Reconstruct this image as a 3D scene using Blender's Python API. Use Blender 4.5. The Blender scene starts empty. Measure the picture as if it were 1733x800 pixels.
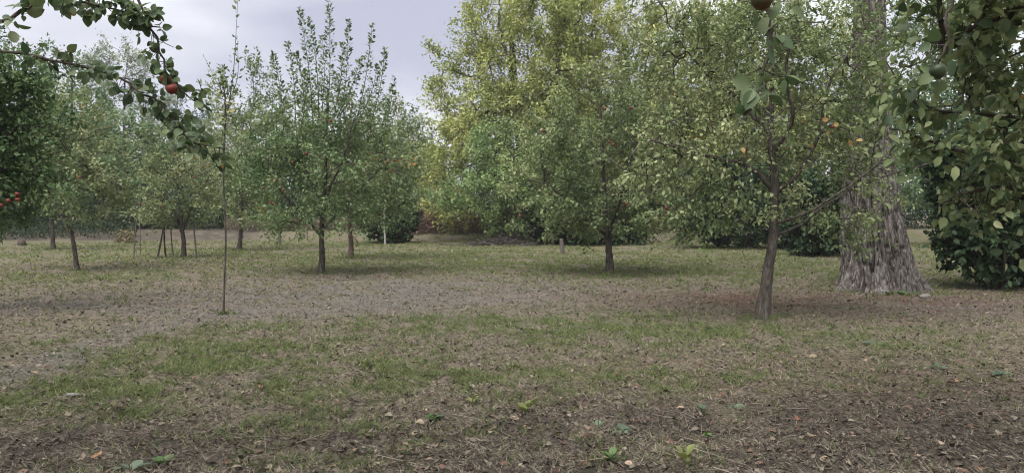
import bpy, math
import numpy as np
from mathutils import Vector, Matrix

S = bpy.context.scene
# ------------------------------------------------------------------ camera, sky, sun, exposure
F, CX, CY, HOR, EYE = 1284.0, 866.5, 400.0, 360.0, 1.5
PITCH = math.atan((CY - HOR) / F)
cam_d = bpy.data.cameras.new('camera'); cam = bpy.data.objects.new('camera', cam_d)
S.collection.objects.link(cam)
cam_d.sensor_width = 36.0; cam_d.lens = F / 1733.0 * 36.0
cam_d.clip_start = 0.05; cam_d.clip_end = 2000
cam.location = (0, 0, EYE); cam.rotation_euler = (math.pi / 2 - PITCH, 0, 0)
S.camera = cam

SUN_EL, SUN_AZ = math.radians(64), math.radians(215)     # azimuth clockwise from +Y: behind the camera, to the left
w = bpy.data.worlds.new('World'); S.world = w; w.use_nodes = True
nt = w.node_tree; nt.nodes.clear()
out = nt.nodes.new('ShaderNodeOutputWorld'); bg = nt.nodes.new('ShaderNodeBackground')
bg.inputs['Strength'].default_value = 0.05
sky = nt.nodes.new('ShaderNodeTexSky'); sky.sky_type = 'NISHITA'; sky.sun_disc = False
sky.sun_elevation = SUN_EL; sky.sun_rotation = SUN_AZ
tc = nt.nodes.new('ShaderNodeTexCoord')
mp = nt.nodes.new('ShaderNodeMapping'); mp.inputs['Scale'].default_value = (1, 1, 3.2)
mp.inputs['Location'].default_value = (1.80, 1.93, -0.03)
n1 = nt.nodes.new('ShaderNodeTexNoise'); n1.inputs['Scale'].default_value = 2.3
n1.inputs['Detail'].default_value = 5; n1.inputs['Roughness'].default_value = 0.45
r1 = nt.nodes.new('ShaderNodeValToRGB')                   # an even cloud sheet over the whole sky, thinner in places
SKYG = 3.1
def c_(r, g, b, k=SKYG): return (r * k, g * k, b * k, 1)
e = r1.color_ramp.elements
e[0].position = 0.36; e[0].color = (0.74, 0.745, 0.90, 1)
e[1].position = 0.66; e[1].color = (1.55, 1.58, 1.64, 1)
m0 = e.new(0.52); m0.color = (1.10, 1.09, 1.19, 1)
sc_ = nt.nodes.new('ShaderNodeMix'); sc_.data_type = 'RGBA'; sc_.blend_type = 'MULTIPLY'
sc_.inputs[0].default_value = 1.0; sc_.inputs[7].default_value = (SKYG, SKYG, SKYG, 1)
mx = nt.nodes.new('ShaderNodeMix'); mx.data_type = 'RGBA'; mx.inputs[0].default_value = 0.92
L = nt.links
L.new(tc.outputs['Generated'], mp.inputs['Vector']); L.new(mp.outputs['Vector'], n1.inputs['Vector'])
L.new(n1.outputs['Fac'], r1.inputs['Fac']); L.new(r1.outputs['Color'], sc_.inputs[6])
L.new(sky.outputs['Color'], mx.inputs[6]); L.new(sc_.outputs[2], mx.inputs[7])
L.new(mx.outputs[2], bg.inputs['Color']); L.new(bg.outputs['Background'], out.inputs['Surface'])

sun_d = bpy.data.lights.new('sun', 'SUN'); sun_d.energy = 1.5; sun_d.angle = math.radians(62)
sun_d.color = (1.0, 0.95, 0.88)
sun = bpy.data.objects.new('sun', sun_d); S.collection.objects.link(sun)
sdir = Vector((math.sin(SUN_AZ) * math.cos(SUN_EL), math.cos(SUN_AZ) * math.cos(SUN_EL), math.sin(SUN_EL)))
sun.rotation_euler = sdir.to_track_quat('Z', 'Y').to_euler()

vs = S.view_settings
vs.view_transform = 'Standard'; vs.look = 'None'; vs.exposure = 2.3; vs.gamma = 1.0
try: vs.use_curve_mapping = False
except Exception: pass
S.cycles.filter_width = 1.1; S.cycles.use_denoising = True; S.cycles.denoising_prefilter = 'ACCURATE'; S.cycles.max_bounces = 6; S.cycles.diffuse_bounces = 3; S.cycles.transmission_bounces = 4
S.cycles.transparent_max_bounces = 4; S.cycles.volume_bounces = 0

# ------------------------------------------------------------------ small helpers
COL = S.collection
_fw = np.array([0, math.cos(PITCH), -math.sin(PITCH)]); _up = np.array([0, math.sin(PITCH), math.cos(PITCH)])

def P(px, py, d):
    """the point d metres ahead that the photograph shows at (px, py)"""
    r = np.array([(px - CX) / F, 0, 0]) + _up * (CY - py) / F + _fw
    return np.array([0, 0, EYE]) + r * (d / r[1])

def GD(py):
    """distance of level ground seen at row py"""
    return EYE * F / (py - HOR)

def sm(a, b, x):
    t = np.clip((x - a) / (b - a), 0, 1); return t * t * (3 - 2 * t)

def _h(*a):
    h = np.zeros(np.broadcast(*a).shape, np.uint64) + np.uint64(2166136261)
    for i, v in enumerate(a):
        h = (h ^ (v.astype(np.int64).astype(np.uint64) * np.uint64([374761393, 668265263, 2246822519, 3266489917][i]))) & np.uint64(0xffffffff)
        h = (h * np.uint64(2654435761)) & np.uint64(0xffffffff)
        h = h ^ (h >> np.uint64(15))
    return (h & np.uint64(0xffffff)).astype(np.float64) / 16777215.0

def noise2(x, y, s=0):
    x = np.asarray(x, float); y = np.asarray(y, float)
    ix, iy = np.floor(x), np.floor(y); fx, fy = x - ix, y - iy
    fx = fx * fx * (3 - 2 * fx); fy = fy * fy * (3 - 2 * fy); k = np.full(ix.shape, s)
    a = _h(ix, iy, k); b = _h(ix + 1, iy, k); c = _h(ix, iy + 1, k); d = _h(ix + 1, iy + 1, k)
    return (a * (1 - fx) + b * fx) * (1 - fy) + (c * (1 - fx) + d * fx) * fy

def fbm(x, y, s=0, o=4):
    v = 0; a = .5
    for i in range(o):
        v = v + a * noise2(x * 2 ** i + 17.3 * i, y * 2 ** i - 9.1 * i, s + i); a *= .5
    return v / (1 - .5 ** o)

def noise3(x, y, z, s=0):
    ix, iy, iz = np.floor(x), np.floor(y), np.floor(z)
    f = [x - ix, y - iy, z - iz]; f = [t * t * (3 - 2 * t) for t in f]
    r = 0; k = np.full(ix.shape, s)
    for a in (0, 1):
        for b in (0, 1):
            for c in (0, 1):
                r = r + _h(ix + a, iy + b, iz + c, k) * (f[0] if a else 1 - f[0]) * (f[1] if b else 1 - f[1]) * (f[2] if c else 1 - f[2])
    return r

def nrm(v):
    return v / np.maximum(np.linalg.norm(v, axis=-1, keepdims=True), 1e-9)

def mesh(name, verts, faces, mats, col=None, smooth=False, matidx=None):
    """verts (n,3); faces: list of (m,k) arrays; col: per-face colours"""
    me = bpy.data.meshes.new(name)
    verts = np.ascontiguousarray(verts, np.float32)
    faces = [np.ascontiguousarray(f, np.int32) for f in faces if len(f)]
    me.vertices.add(len(verts)); me.vertices.foreach_set('co', verts.ravel())
    li = np.concatenate([f.ravel() for f in faces]); tot = np.concatenate([np.full(len(f), f.shape[1], np.int32) for f in faces])
    st = np.concatenate([[0], np.cumsum(tot)[:-1]]).astype(np.int32)
    me.loops.add(len(li)); me.loops.foreach_set('vertex_index', li)
    me.polygons.add(len(tot)); me.polygons.foreach_set('loop_start', st); me.polygons.foreach_set('loop_total', tot)
    if smooth: me.polygons.foreach_set('use_smooth', np.ones(len(tot), bool))
    for m in (mats if isinstance(mats, (list, tuple)) else [mats]): me.materials.append(m)
    if matidx is not None: me.polygons.foreach_set('material_index', np.asarray(matidx, np.int32))
    me.update(calc_edges=True)
    if col is not None:
        c4 = np.ones((len(tot), 4), np.float32); c4[:, :3] = col
        at = me.attributes.new('col', 'FLOAT_COLOR', 'FACE'); at.data.foreach_set('color', c4.ravel())
    return me

def tag(o, label=None, cat=None, group=None, kind=None):
    if label: o['label'] = label
    if cat: o['category'] = cat
    if group: o['group'] = group
    if kind: o['kind'] = kind
    return o

def obj(name, me, parent=None, loc=(0, 0, 0)):
    o = bpy.data.objects.new(name, me); COL.objects.link(o); o.location = loc
    if parent is not None: o.parent = parent
    return o

def empty(name, loc):
    o = bpy.data.objects.new(name, None); COL.objects.link(o); o.location = loc; o.empty_display_size = .2
    return o

def copy_tree(o, parent=None):
    c = o.copy(); COL.objects.link(c); c.parent = parent
    for ch in o.children: copy_tree(ch, c)
    return c

class MB:
    """collects vertices and faces of one mesh"""
    def __init__(s): s.v = []; s.f = {3: [], 4: []}; s.c = {3: [], 4: []}; s.n = 0
    def add(s, v, f, c=None):
        f = np.asarray(f); k = f.shape[1]
        s.v.append(np.asarray(v, float)); s.f[k].append(f + s.n); s.n += len(v)
        s.c[k].append(np.broadcast_to(np.asarray(c if c is not None else (1, 1, 1), float), (len(f), 3)))
    def build(s, name, mat, smooth=False, off=None, col=True):
        v = np.concatenate(s.v)
        if off is not None: v = v - np.asarray(off)
        fs = []; cs = []
        for k in (3, 4):
            if s.f[k]: fs.append(np.concatenate(s.f[k])); cs.append(np.concatenate(s.c[k]))
        return mesh(name, v, fs, mat, np.concatenate(cs) if col else None, smooth)

def catmull(pts, n):
    p = np.asarray(pts, float)
    if len(p) == 2: return p[0] + (p[1] - p[0]) * np.linspace(0, 1, n)[:, None]
    q = np.vstack([2 * p[0] - p[1], p, 2 * p[-1] - p[-2]])
    t = np.linspace(0, len(p) - 1 - 1e-6, n); i = t.astype(int); u = (t - i)[:, None]
    a, b, c, d = q[i], q[i + 1], q[i + 2], q[i + 3]
    return .5 * (2 * b + (c - a) * u + (2 * a - 5 * b + 4 * c - d) * u ** 2 + (3 * b - a - 3 * c + d) * u ** 3)

def tube(pts, rad, sides=8, knob=0, seed=0, cap=True):
    p = np.asarray(pts, float); n = len(p); rad = np.broadcast_to(np.asarray(rad, float), (n,))
    t = nrm(np.gradient(p, axis=0)); ref = np.array([0, 1, 0.]) if abs(t[0][1]) < .8 else np.array([1., 0, 0])
    a = nrm(np.cross(t, ref)); b = np.cross(t, a)
    th = np.linspace(0, 2 * math.pi, sides, endpoint=False)
    rr = rad[:, None] * np.ones(sides)
    if knob:
        rg = np.random.default_rng(seed); rr = rr * (1 + knob * (rg.random((n, sides)) - .5))
    v = p[:, None] + rr[..., None] * (np.cos(th)[None, :, None] * a[:, None] + np.sin(th)[None, :, None] * b[:, None])
    i = np.arange(n - 1)[:, None] * sides; j = np.arange(sides)[None]; k = (j + 1) % sides
    f = np.stack([i + j, i + sides + j, i + sides + k, i + k], -1).reshape(-1, 4)
    v = v.reshape(-1, 3)
    return v, f

def prisms(a, b, ra, rb, sides=4):
    """one tapered bar for every pair of points"""
    n = len(a); t = nrm(b - a); ref = np.where(np.abs(t[:, 2:3]) < .9, [[0, 0, 1.]], [[1., 0, 0]])
    u = nrm(np.cross(t, ref)); w_ = np.cross(t, u); th = np.arange(sides) * 2 * math.pi / sides
    ring = np.cos(th)[None, :, None] * u[:, None] + np.sin(th)[None, :, None] * w_[:, None]
    v = np.concatenate([a[:, None] + ring * ra[:, None, None], b[:, None] + ring * rb[:, None, None]], 1).reshape(-1, 3)
    j = np.arange(sides); k = (j + 1) % sides
    f0 = np.stack([j, k, sides + k, sides + j], -1)
    return v, (np.arange(n)[:, None, None] * (2 * sides) + f0[None]).reshape(-1, 4)

LEAF4 = (np.array([[0, 0, 0], [-.5, .45, .10], [0, 1, -.06], [.5, .45, .10]]), np.array([[0, 3, 2], [0, 2, 1]]))
LEAF3 = (np.array([[-.5, 0, 0], [.5, .05, .02], [.15, 1, 0]]), np.array([[0, 1, 2]]))
LEAF6 = (np.array([[0, 0, 0], [-.40, .25, .07], [-.42, .66, .05], [0, 1, -.12], [.42, .66, .05], [.40, .25, .07]]), np.array([[0, 5, 4], [0, 4, 3], [0, 3, 2], [0, 2, 1]]))
LEAF8 = (np.array([[0, 0, 0], [0, .34, -.03], [0, .70, -.05], [0, 1, -.16], [-.40, .22, .07], [-.46, .60, .06], [.40, .22, .07], [.46, .60, .06]]),
         np.array([[0, 6, 1], [0, 1, 4], [2, 7, 3], [2, 3, 5], [1, 6, 7], [1, 7, 2], [1, 5, 4], [1, 2, 5]]))
def leaves(pos, ax, nr, ln, wd, tmpl=LEAF4):
    ax = nrm(ax); sd = nrm(np.cross(ax, nr)); nr = np.cross(sd, ax)
    T, Fc = tmpl
    v = pos[:, None] + sd[:, None] * (T[None, :, 0:1] * wd[:, None, None]) + ax[:, None] * (T[None, :, 1:2] * ln[:, None, None]) + nr[:, None] * (T[None, :, 2:3] * ln[:, None, None])
    f = (np.arange(len(pos))[:, None, None] * len(T) + Fc[None]).reshape(-1, 3)
    return v.reshape(-1, 3), f, len(Fc)

def pal(t, stops, gain=1.55):
    s = np.array(stops, float); x = np.clip(t, 0, 1)
    return np.stack([np.interp(x, s[:, 0], s[:, i]) for i in (1, 2, 3)], -1) * gain

# ------------------------------------------------------------------ materials
def newmat(name):
    m = bpy.data.materials.new(name); m.use_nodes = True; t = m.node_tree; t.nodes.clear()
    o = t.nodes.new('ShaderNodeOutputMaterial'); b = t.nodes.new('ShaderNodeBsdfPrincipled')
    t.links.new(b.outputs[0], o.inputs['Surface']); return m, t, b, o

def leaf_mat(name, trans=.28, rough=.5, spec=.35):
    m, t, b, o = newmat(name)
    a = t.nodes.new('ShaderNodeAttribute'); a.attribute_name = 'col'
    t.links.new(a.outputs['Color'], b.inputs['Base Color'])
    b.inputs['Roughness'].default_value = rough; b.inputs['Specular IOR Level'].default_value = spec
    tr = t.nodes.new('ShaderNodeBsdfTranslucent'); h = t.nodes.new('ShaderNodeHueSaturation')
    h.inputs['Saturation'].default_value = 1.15; h.inputs['Value'].default_value = 1.5
    t.links.new(a.outputs['Color'], h.inputs['Color']); t.links.new(h.outputs[0], tr.inputs['Color'])
    mxx = t.nodes.new('ShaderNodeMixShader'); mxx.inputs[0].default_value = trans
    t.links.new(b.outputs[0], mxx.inputs[1]); t.links.new(tr.outputs[0], mxx.inputs[2]); t.links.new(mxx.outputs[0], o.inputs['Surface'])
    return m
M_LEAF = leaf_mat('foliage', .24, .55, .22); M_LITTER = leaf_mat('dry_litter', .08, .8, .12); M_GRASS = leaf_mat('grass_blades', .25, .6, .2)

def leaf_big(name, c1, c2, c3):
    """a leaf seen close: blotched colour and a paler rib"""
    m, t, b, o = newmat(name)
    tcn = t.nodes.new('ShaderNodeTexCoord'); oi = t.nodes.new('ShaderNodeObjectInfo')
    nz = t.nodes.new('ShaderNodeTexNoise'); nz.inputs['Scale'].default_value = 45; nz.inputs['Detail'].default_value = 4
    t.links.new(tcn.outputs['Object'], nz.inputs['Vector'])
    ad = t.nodes.new('ShaderNodeMath'); ad.operation = 'MULTIPLY_ADD'; ad.inputs[1].default_value = .5
    sb = t.nodes.new('ShaderNodeMath'); sb.operation = 'MULTIPLY'; sb.inputs[1].default_value = .5
    t.links.new(oi.outputs['Random'], sb.inputs[0]); t.links.new(nz.outputs['Fac'], ad.inputs[0]); t.links.new(sb.outputs[0], ad.inputs[2])
    rp = t.nodes.new('ShaderNodeValToRGB'); el = rp.color_ramp.elements
    el[0].position = .2; el[0].color = (*c1, 1); el[1].position = .85; el[1].color = (*c3, 1); q = el.new(.5); q.color = (*c2, 1)
    t.links.new(ad.outputs[0], rp.inputs['Fac']); t.links.new(rp.outputs[0], b.inputs['Base Color'])
    b.inputs['Roughness'].default_value = .42; b.inputs['Specular IOR Level'].default_value = .45
    bp = t.nodes.new('ShaderNodeBump'); bp.inputs['Strength'].default_value = .35; bp.inputs['Distance'].default_value = .004
    t.links.new(nz.outputs['Fac'], bp.inputs['Height']); t.links.new(bp.outputs[0], b.inputs['Normal'])
    tr = t.nodes.new('ShaderNodeBsdfTranslucent'); t.links.new(rp.outputs[0], tr.inputs['Color'])
    mxx = t.nodes.new('ShaderNodeMixShader'); mxx.inputs[0].default_value = .3
    t.links.new(b.outputs[0], mxx.inputs[1]); t.links.new(tr.outputs[0], mxx.inputs[2]); t.links.new(mxx.outputs[0], o.inputs['Surface'])
    return m
M_BIGLEAF = leaf_big('apple_leaf_green', (.034, .066, .026), (.072, .118, .046), (.15, .18, .075))
M_YLEAF = leaf_big('apple_leaf_yellow', (.22, .11, .03), (.30, .18, .05), (.36, .25, .10))
M_DRYLEAF = leaf_big('fallen_leaf_tan', (.19, .15, .10), (.29, .24, .165), (.38, .33, .24))

def bark_mat(name, c1, c2, c3, scale=(9, 9, 2.5), bump=.6, sc=3.0):
    m, t, b, o = newmat(name)
    tcn = t.nodes.new('ShaderNodeTexCoord'); mpn = t.nodes.new('ShaderNodeMapping'); mpn.inputs['Scale'].default_value = scale
    nz = t.nodes.new('ShaderNodeTexNoise'); nz.inputs['Scale'].default_value = sc; nz.inputs['Detail'].default_value = 8; nz.inputs['Roughness'].default_value = .65
    t.links.new(tcn.outputs['Object'], mpn.inputs['Vector']); t.links.new(mpn.outputs[0], nz.inputs['Vector'])
    rp = t.nodes.new('ShaderNodeValToRGB'); el = rp.color_ramp.elements
    el[0].position = .36; el[0].color = (*c1, 1); el[1].position = .64; el[1].color = (*c3, 1); q = el.new(.5); q.color = (*c2, 1)
    t.links.new(nz.outputs['Fac'], rp.inputs['Fac']); t.links.new(rp.outputs[0], b.inputs['Base Color'])
    b.inputs['Roughness'].default_value = .9; b.inputs['Specular IOR Level'].default_value = .15
    bp = t.nodes.new('ShaderNodeBump'); bp.inputs['Strength'].default_value = bump; bp.inputs['Distance'].default_value = .02
    t.links.new(nz.outputs['Fac'], bp.inputs['Height']); t.links.new(bp.outputs[0], b.inputs['Normal'])
    return m
M_BARK = bark_mat('apple_bark', (.032, .027, .023), (.066, .057, .049), (.115, .103, .092))
M_BARKD = bark_mat('dark_bark', (.028, .023, .019), (.055, .046, .038), (.10, .088, .075))
M_BARKR = bark_mat('reddish_bark', (.045, .031, .025), (.085, .060, .049), (.13, .10, .086))
M_POPLAR = bark_mat('poplar_bark', (.032, .027, .024), (.096, .087, .080), (.205, .192, .18), (8, 8, 2.4), 1.0, 3.2)
M_POST = bark_mat('weathered_wood', (.20, .19, .18), (.29, .28, .265), (.38, .37, .355), (20, 20, 3), .3)
M_POSTD = bark_mat('grey_wood', (.06, .054, .048), (.11, .10, .09), (.165, .15, .138), (20, 20, 3), .3)
M_STONE = bark_mat('pale_stone', (.09, .084, .076), (.155, .147, .137), (.23, .22, .205), (20, 20, 20), .5)

def apple_mat(name, ca, cb):
    m, t, b, o = newmat(name)
    tcn = t.nodes.new('ShaderNodeTexCoord'); nz = t.nodes.new('ShaderNodeTexNoise'); nz.inputs['Scale'].default_value = 14; nz.inputs['Detail'].default_value = 3
    oi = t.nodes.new('ShaderNodeObjectInfo'); va = t.nodes.new('ShaderNodeVectorMath'); va.operation = 'ADD'
    t.links.new(tcn.outputs['Object'], va.inputs[0]); t.links.new(oi.outputs['Random'], va.inputs[1]); t.links.new(va.outputs[0], nz.inputs['Vector'])
    rp = t.nodes.new('ShaderNodeValToRGB'); el = rp.color_ramp.elements
    el[0].position = .42; el[0].color = (*ca, 1); el[1].position = .68; el[1].color = (*cb, 1)
    t.links.new(nz.outputs['Fac'], rp.inputs['Fac']); t.links.new(rp.outputs[0], b.inputs['Base Color'])
    b.inputs['Roughness'].default_value = .5; b.inputs['Specular IOR Level'].default_value = .3; return m
M_APPLE = apple_mat('apple_red', (.115, .016, .013), (.15, .042, .026))
M_APPLED = apple_mat('apple_dark_green', (.020, .032, .013), (.034, .046, .018))
M_APPLEG = apple_mat('apple_green_blush', (.07, .032, .016), (.024, .032, .012))

# ------------------------------------------------------------------ the ground
def wz(px, py):
    d = GD(py); return (px - CX) / F * d, d
def blob(x, y, px, py, rx, ry, ang=0.0):
    """soft patch of ground given by where it lies and its half sizes in metres"""
    cx, cy = wz(px, py); c, s = math.cos(ang), math.sin(ang)
    u = ((x - cx) * c + (y - cy) * s) / rx; v = (-(x - cx) * s + (y - cy) * c) / ry
    return np.exp(-(u * u + v * v))
def zones(x, y):
    """weights of green grass, bare grey track, dark soil with painted shade on the left bank, red-brown leaf litter"""
    n = fbm(x * .55, y * .55, 3); n2 = fbm(x * 1.9, y * 1.9, 11); n3 = fbm(x * 5, y * 5, 29, 3)
    g = .55 * blob(x, y, 300, 600, 1.7, 1.5) + .5 * blob(x, y, 520, 620, 1.8, 1.2) + .55 * blob(x, y, 660, 690, 1.0, .8) + .9 * blob(x, y, 1150, 455, 5.0, 3.4) \
        + .6 * blob(x, y, 870, 545, 2.2, 1.0) + .5 * blob(x, y, 150, 470, 3, 2) + .5 * blob(x, y, 60, 660, 1.0, .9) + .45 * blob(x, y, 1180, 640, 1.6, .6) \
        + .45 * blob(x, y, 640, 770, .5, .3) + .35 * blob(x, y, 1330, 580, 2, .9) + .6 * blob(x, y, 700, 445, 6, 3) + .5 * blob(x, y, 1640, 470, 3, 3)
    g = g + .55 * blob(x, y, 440, 745, .7, .35) + .5 * blob(x, y, 720, 745, .6, .35) + .45 * blob(x, y, 270, 700, .8, .4) + .4 * blob(x, y, 1020, 780, .4, .25) + .4 * blob(x, y, 1090, 560, 2.2, .8) + .4 * blob(x, y, 820, 640, 1.0, .5)
    far = sm(17, 30, y)
    grass = np.clip(g * 1.35 * sm(.36, .60, n2 * .5 + n3 * .5) + far * .55 * sm(.34, .65, n * .4 + n2 * .6) + .10 + .16 * sm(.5, .64, n3), 0, 1)
    # trodden grey strip running from the lower left to the sapling and on to the right
    x0, y0 = wz(-40, 660); x1, y1 = wz(250, 560); x2, y2 = wz(420, 530); x3, y3 = wz(860, 505)
    tr = 0
    for (ax, ay, bx, by, wd_) in ((x0, y0, x1, y1, .34), (x1, y1, x2, y2, .6), (x2, y2, x3, y3, 1.2), (*wz(40, 515), x2, y2, .7)):
        tt = np.clip(((x - ax) * (bx - ax) + (y - ay) * (by - ay)) / ((bx - ax) ** 2 + (by - ay) ** 2), 0, 1)
        dd = np.hypot(x - ax - tt * (bx - ax), y - ay - tt * (by - ay)) + (n2 - .5) * 1.3
        tr = np.maximum(tr, (1 - sm(wd_ * .2, wd_ * 1.9, dd)) * .8 * sm(.2, .6, n3 * .5 + n2 * .5))
    tr = np.maximum(tr, .85 * blob(x, y, 660, 492, 5.0, 3.2) * sm(.3, .55, n2)); tr = np.maximum(tr, .7 * blob(x, y, 1650, 520, 1.8, 1.0))
    dark = .95 * blob(x, y, 1350, 790, 2.6, 1.2) + .6 * blob(x, y, 300, 745, 1.5, .6) + .65 * blob(x, y, 40, 770, 1.2, .5) + .7 * blob(x, y, 1600, 720, 1.7, 1.0) + .6 * blob(x, y, 900, 730, 1.2, .7)
    dark = np.maximum(dark, 1.1 * sm(39.5, 41, y) * sm(-12, -16, x))  # tree shade on the far-left bank, painted in through the soil weight
    dark = np.clip(dark * sm(.25, .6, n2 * .6 + n3 * .4) * 1.25, 0, 1)
    red = np.clip(.75 * (blob(x, y, 1480, 512, 3.3, 1.5) + .8 * blob(x, y, 1230, 505, 2.2, 1.0) + .4 * blob(x, y, 1500, 640, 3.5, 1.4)) * sm(.2, .55, n2), 0, 1)
    grass = grass * (1 - .8 * tr) * (1 - .75 * dark) * (1 - .7 * red)
    return grass, tr, dark, red
def gz(x, y):
    x = np.asarray(x, float); y = np.asarray(y, float)
    z = (fbm(x * .3, y * .3, 1, 3) - .5) * .12 + (fbm(x * 2.2, y * 2.2, 5, 3) - .5) * .07 + ((fbm(x * 7, y * 7, 7, 2) - .5) * .06 + .035 * sm(.52, .8, fbm(x * 3.6, y * 3.6, 23, 3))) * (1 - .6 * sm(14, 30, y))
    bank = sm(39.5, 43.5, y + 1.2 * (fbm(x * .15, y * 0 + 3, 2, 2) - .5)) * (.52 + .25 * (fbm(x * .2, y * .2, 9, 2) - .5))
    return z + bank + sm(60, 120, y) * .4

M_GROUND, t, b, o = newmat('orchard_ground')
def attr(nm):
    a = t.nodes.new('ShaderNodeAttribute'); a.attribute_name = nm; return a.outputs['Fac']
tcn = t.nodes.new('ShaderNodeTexCoord')
def nz(scale, det=6, rough=.6):
    q = t.nodes.new('ShaderNodeTexNoise'); q.inputs['Scale'].default_value = scale; q.inputs['Detail'].default_value = det; q.inputs['Roughness'].default_value = rough
    t.links.new(tcn.outputs['Object'], q.inputs['Vector']); return q.outputs['Fac']
def ramp(fac, *st):
    r = t.nodes.new('ShaderNodeValToRGB'); el = r.color_ramp.elements
    el[0].position = st[0][0]; el[0].color = (*st[0][1], 1); el[1].position = st[-1][0]; el[1].color = (*st[-1][1], 1)
    for s_ in st[1:-1]: q = el.new(s_[0]); q.color = (*s_[1], 1)
    t.links.new(fac, r.inputs['Fac']); return r.outputs['Color']
def mixc(f, a, b_):
    q = t.nodes.new('ShaderNodeMix'); q.data_type = 'RGBA'; t.links.new(f, q.inputs[0]); t.links.new(a, q.inputs[6]); t.links.new(b_, q.inputs[7]); return q.outputs[2]
nf = nz(22, 8, .7); nm_ = nz(6, 6, .65)
straw = ramp(nf, (.3, (.10, .083, .067)), (.5, (.20, .168, .135)), (.68, (.32, .275, .22)))
green = ramp(nf, (.3, (.065, .085, .032)), (.5, (.12, .145, .06)), (.68, (.20, .20, .10)))
track = ramp(nf, (.3, (.10, .094, .088)), (.5, (.162, .152, .142)), (.7, (.245, .232, .215)))
dark = ramp(nf, (.3, (.055, .047, .040)), (.5, (.105, .092, .078)), (.7, (.18, .16, .13)))
redc = ramp(nf, (.3, (.075, .048, .037)), (.5, (.14, .09, .07)), (.7, (.22, .15, .115)))
c = mixc(attr('grass'), straw, green); c = mixc(attr('track'), c, track); c = mixc(attr('dark'), c, dark); c = mixc(attr('red'), c, redc)
dm = t.nodes.new('ShaderNodeMix'); dm.data_type = 'RGBA'; dm.blend_type = 'MULTIPLY'; dm.inputs[0].default_value = 1; dm.inputs[7].default_value = (.61, .605, .60, 1)
t.links.new(c, dm.inputs[6]); t.links.new(dm.outputs[2], b.inputs['Base Color']); b.inputs['Roughness'].default_value = .95; b.inputs['Specular IOR Level'].default_value = .1
bp = t.nodes.new('ShaderNodeBump'); bp.inputs['Strength'].default_value = .9; bp.inputs['Distance'].default_value = .03
ad = t.nodes.new('ShaderNodeMath'); ad.operation = 'ADD'; t.links.new(nf, ad.inputs[0]); t.links.new(nm_, ad.inputs[1])
t.links.new(ad.outputs[0], bp.inputs['Height']); t.links.new(bp.outputs[0], b.inputs['Normal'])

def build_ground():
    r = np.concatenate([[.4, 1, 1.8], np.geomspace(2.6, 60, 370), np.geomspace(66, 320, 10)])
    a = np.concatenate([np.linspace(-44, 44, 330), np.linspace(44, 316, 40)[1:-1]]); a = np.radians(a)
    R, A = np.meshgrid(r, a, indexing='ij'); x = R * np.sin(A); y = R * np.cos(A); z = gz(x, y)
    n, m = R.shape; v = np.stack([x, y, z], -1).reshape(-1, 3)
    i = np.arange(n - 1)[:, None] * m; j = np.arange(m)[None]; k = (j + 1) % m
    f = np.stack([i + j, i + k, i + m + k, i + m + j], -1).reshape(-1, 4)[:, ::-1]
    tri = np.stack([np.full(m, n * m), np.arange(m), (np.arange(m) + 1) % m], -1)[:, ::-1]
    v = np.vstack([v, [[0, 0, float(gz(0, 0))]]])
    me = mesh('ground', v, [tri, f], M_GROUND, smooth=True)
    for nm, val in zip(('grass', 'track', 'dark', 'red'), zones(v[:, 0], v[:, 1])):
        at = me.attributes.new(nm, 'FLOAT', 'POINT'); at.data.foreach_set('value', np.ascontiguousarray(val, np.float32))
    return tag(obj('ground', me), kind='structure')
build_ground()

# ------------------------------------------------------------------ trees
APPLE = [(0, .026, .050, .018), (.35, .062, .098, .040), (.7, .110, .145, .070), (.93, .175, .19, .10), (.975, .24, .19, .07), (1, .32, .16, .06)]
APPLE_G = [(0, .034, .056, .022), (.35, .078, .105, .046), (.7, .135, .160, .078), (.94, .215, .225, .13), (.985, .27, .20, .08), (1, .34, .18, .07)]
WALNUT = [(0, .050, .070, .026), (.3, .115, .142, .050), (.6, .185, .208, .076), (.88, .255, .262, .105), (1, .32, .295, .12)]
GREEN = [(0, .024, .048, .025), (.4, .062, .104, .050), (.75, .112, .158, .080), (1, .19, .22, .12)]
DARKG = [(0, .010, .021, .010), (.5, .022, .041, .018), (.85, .042, .066, .028), (1, .075, .095, .042)]  # dark green, deepened so the bushes' shading sits in the leaf colour
GREY = [(0, .10, .12, .095), (.5, .16, .185, .14), (1, .26, .27, .21)]
BLUEG = [(0, .035, .062, .056), (.5, .065, .10, .09), (1, .11, .15, .125)]

LN, LS = 1.42, 1.36; BASES = []
def apple_mesh():
    out_ = []
    for mt in (M_APPLE, M_APPLEG, M_APPLED):
        prof = np.array([(.0, -.78), (.22, -.88), (.45, -.80), (.78, -.45), (.98, .05), (.97, .42), (.75, .78), (.42, .90), (.16, .78), (.04, .62)])
        th = np.linspace(0, 2 * math.pi, 12, endpoint=False); m_ = MB()
        v = np.stack([prof[:, None, 0] * np.cos(th), prof[:, None, 0] * np.sin(th), prof[:, None, 1] * .92 * np.ones(12)], -1).reshape(-1, 3)
        i = np.arange(len(prof) - 1)[:, None] * 12; j = np.arange(12)[None]; k = (j + 1) % 12
        m_.add(v, np.stack([i + j, i + k, i + 12 + k, i + 12 + j], -1).reshape(-1, 4)); nb = len(m_.f[4][0])
        tv, tf = tube([(0, 0, .55), (.05, .02, 1.0), (.14, .03, 1.4)], [.07, .06, .09], 5); m_.add(tv, tf)
        me = mesh('apple', np.concatenate(m_.v) * .036, [np.concatenate(m_.f[4])], [mt, M_BARKD], None, True, [0] * nb + [1] * len(tf))
        out_.append(me)
    return out_
AP_MESH = apple_mesh()

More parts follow.
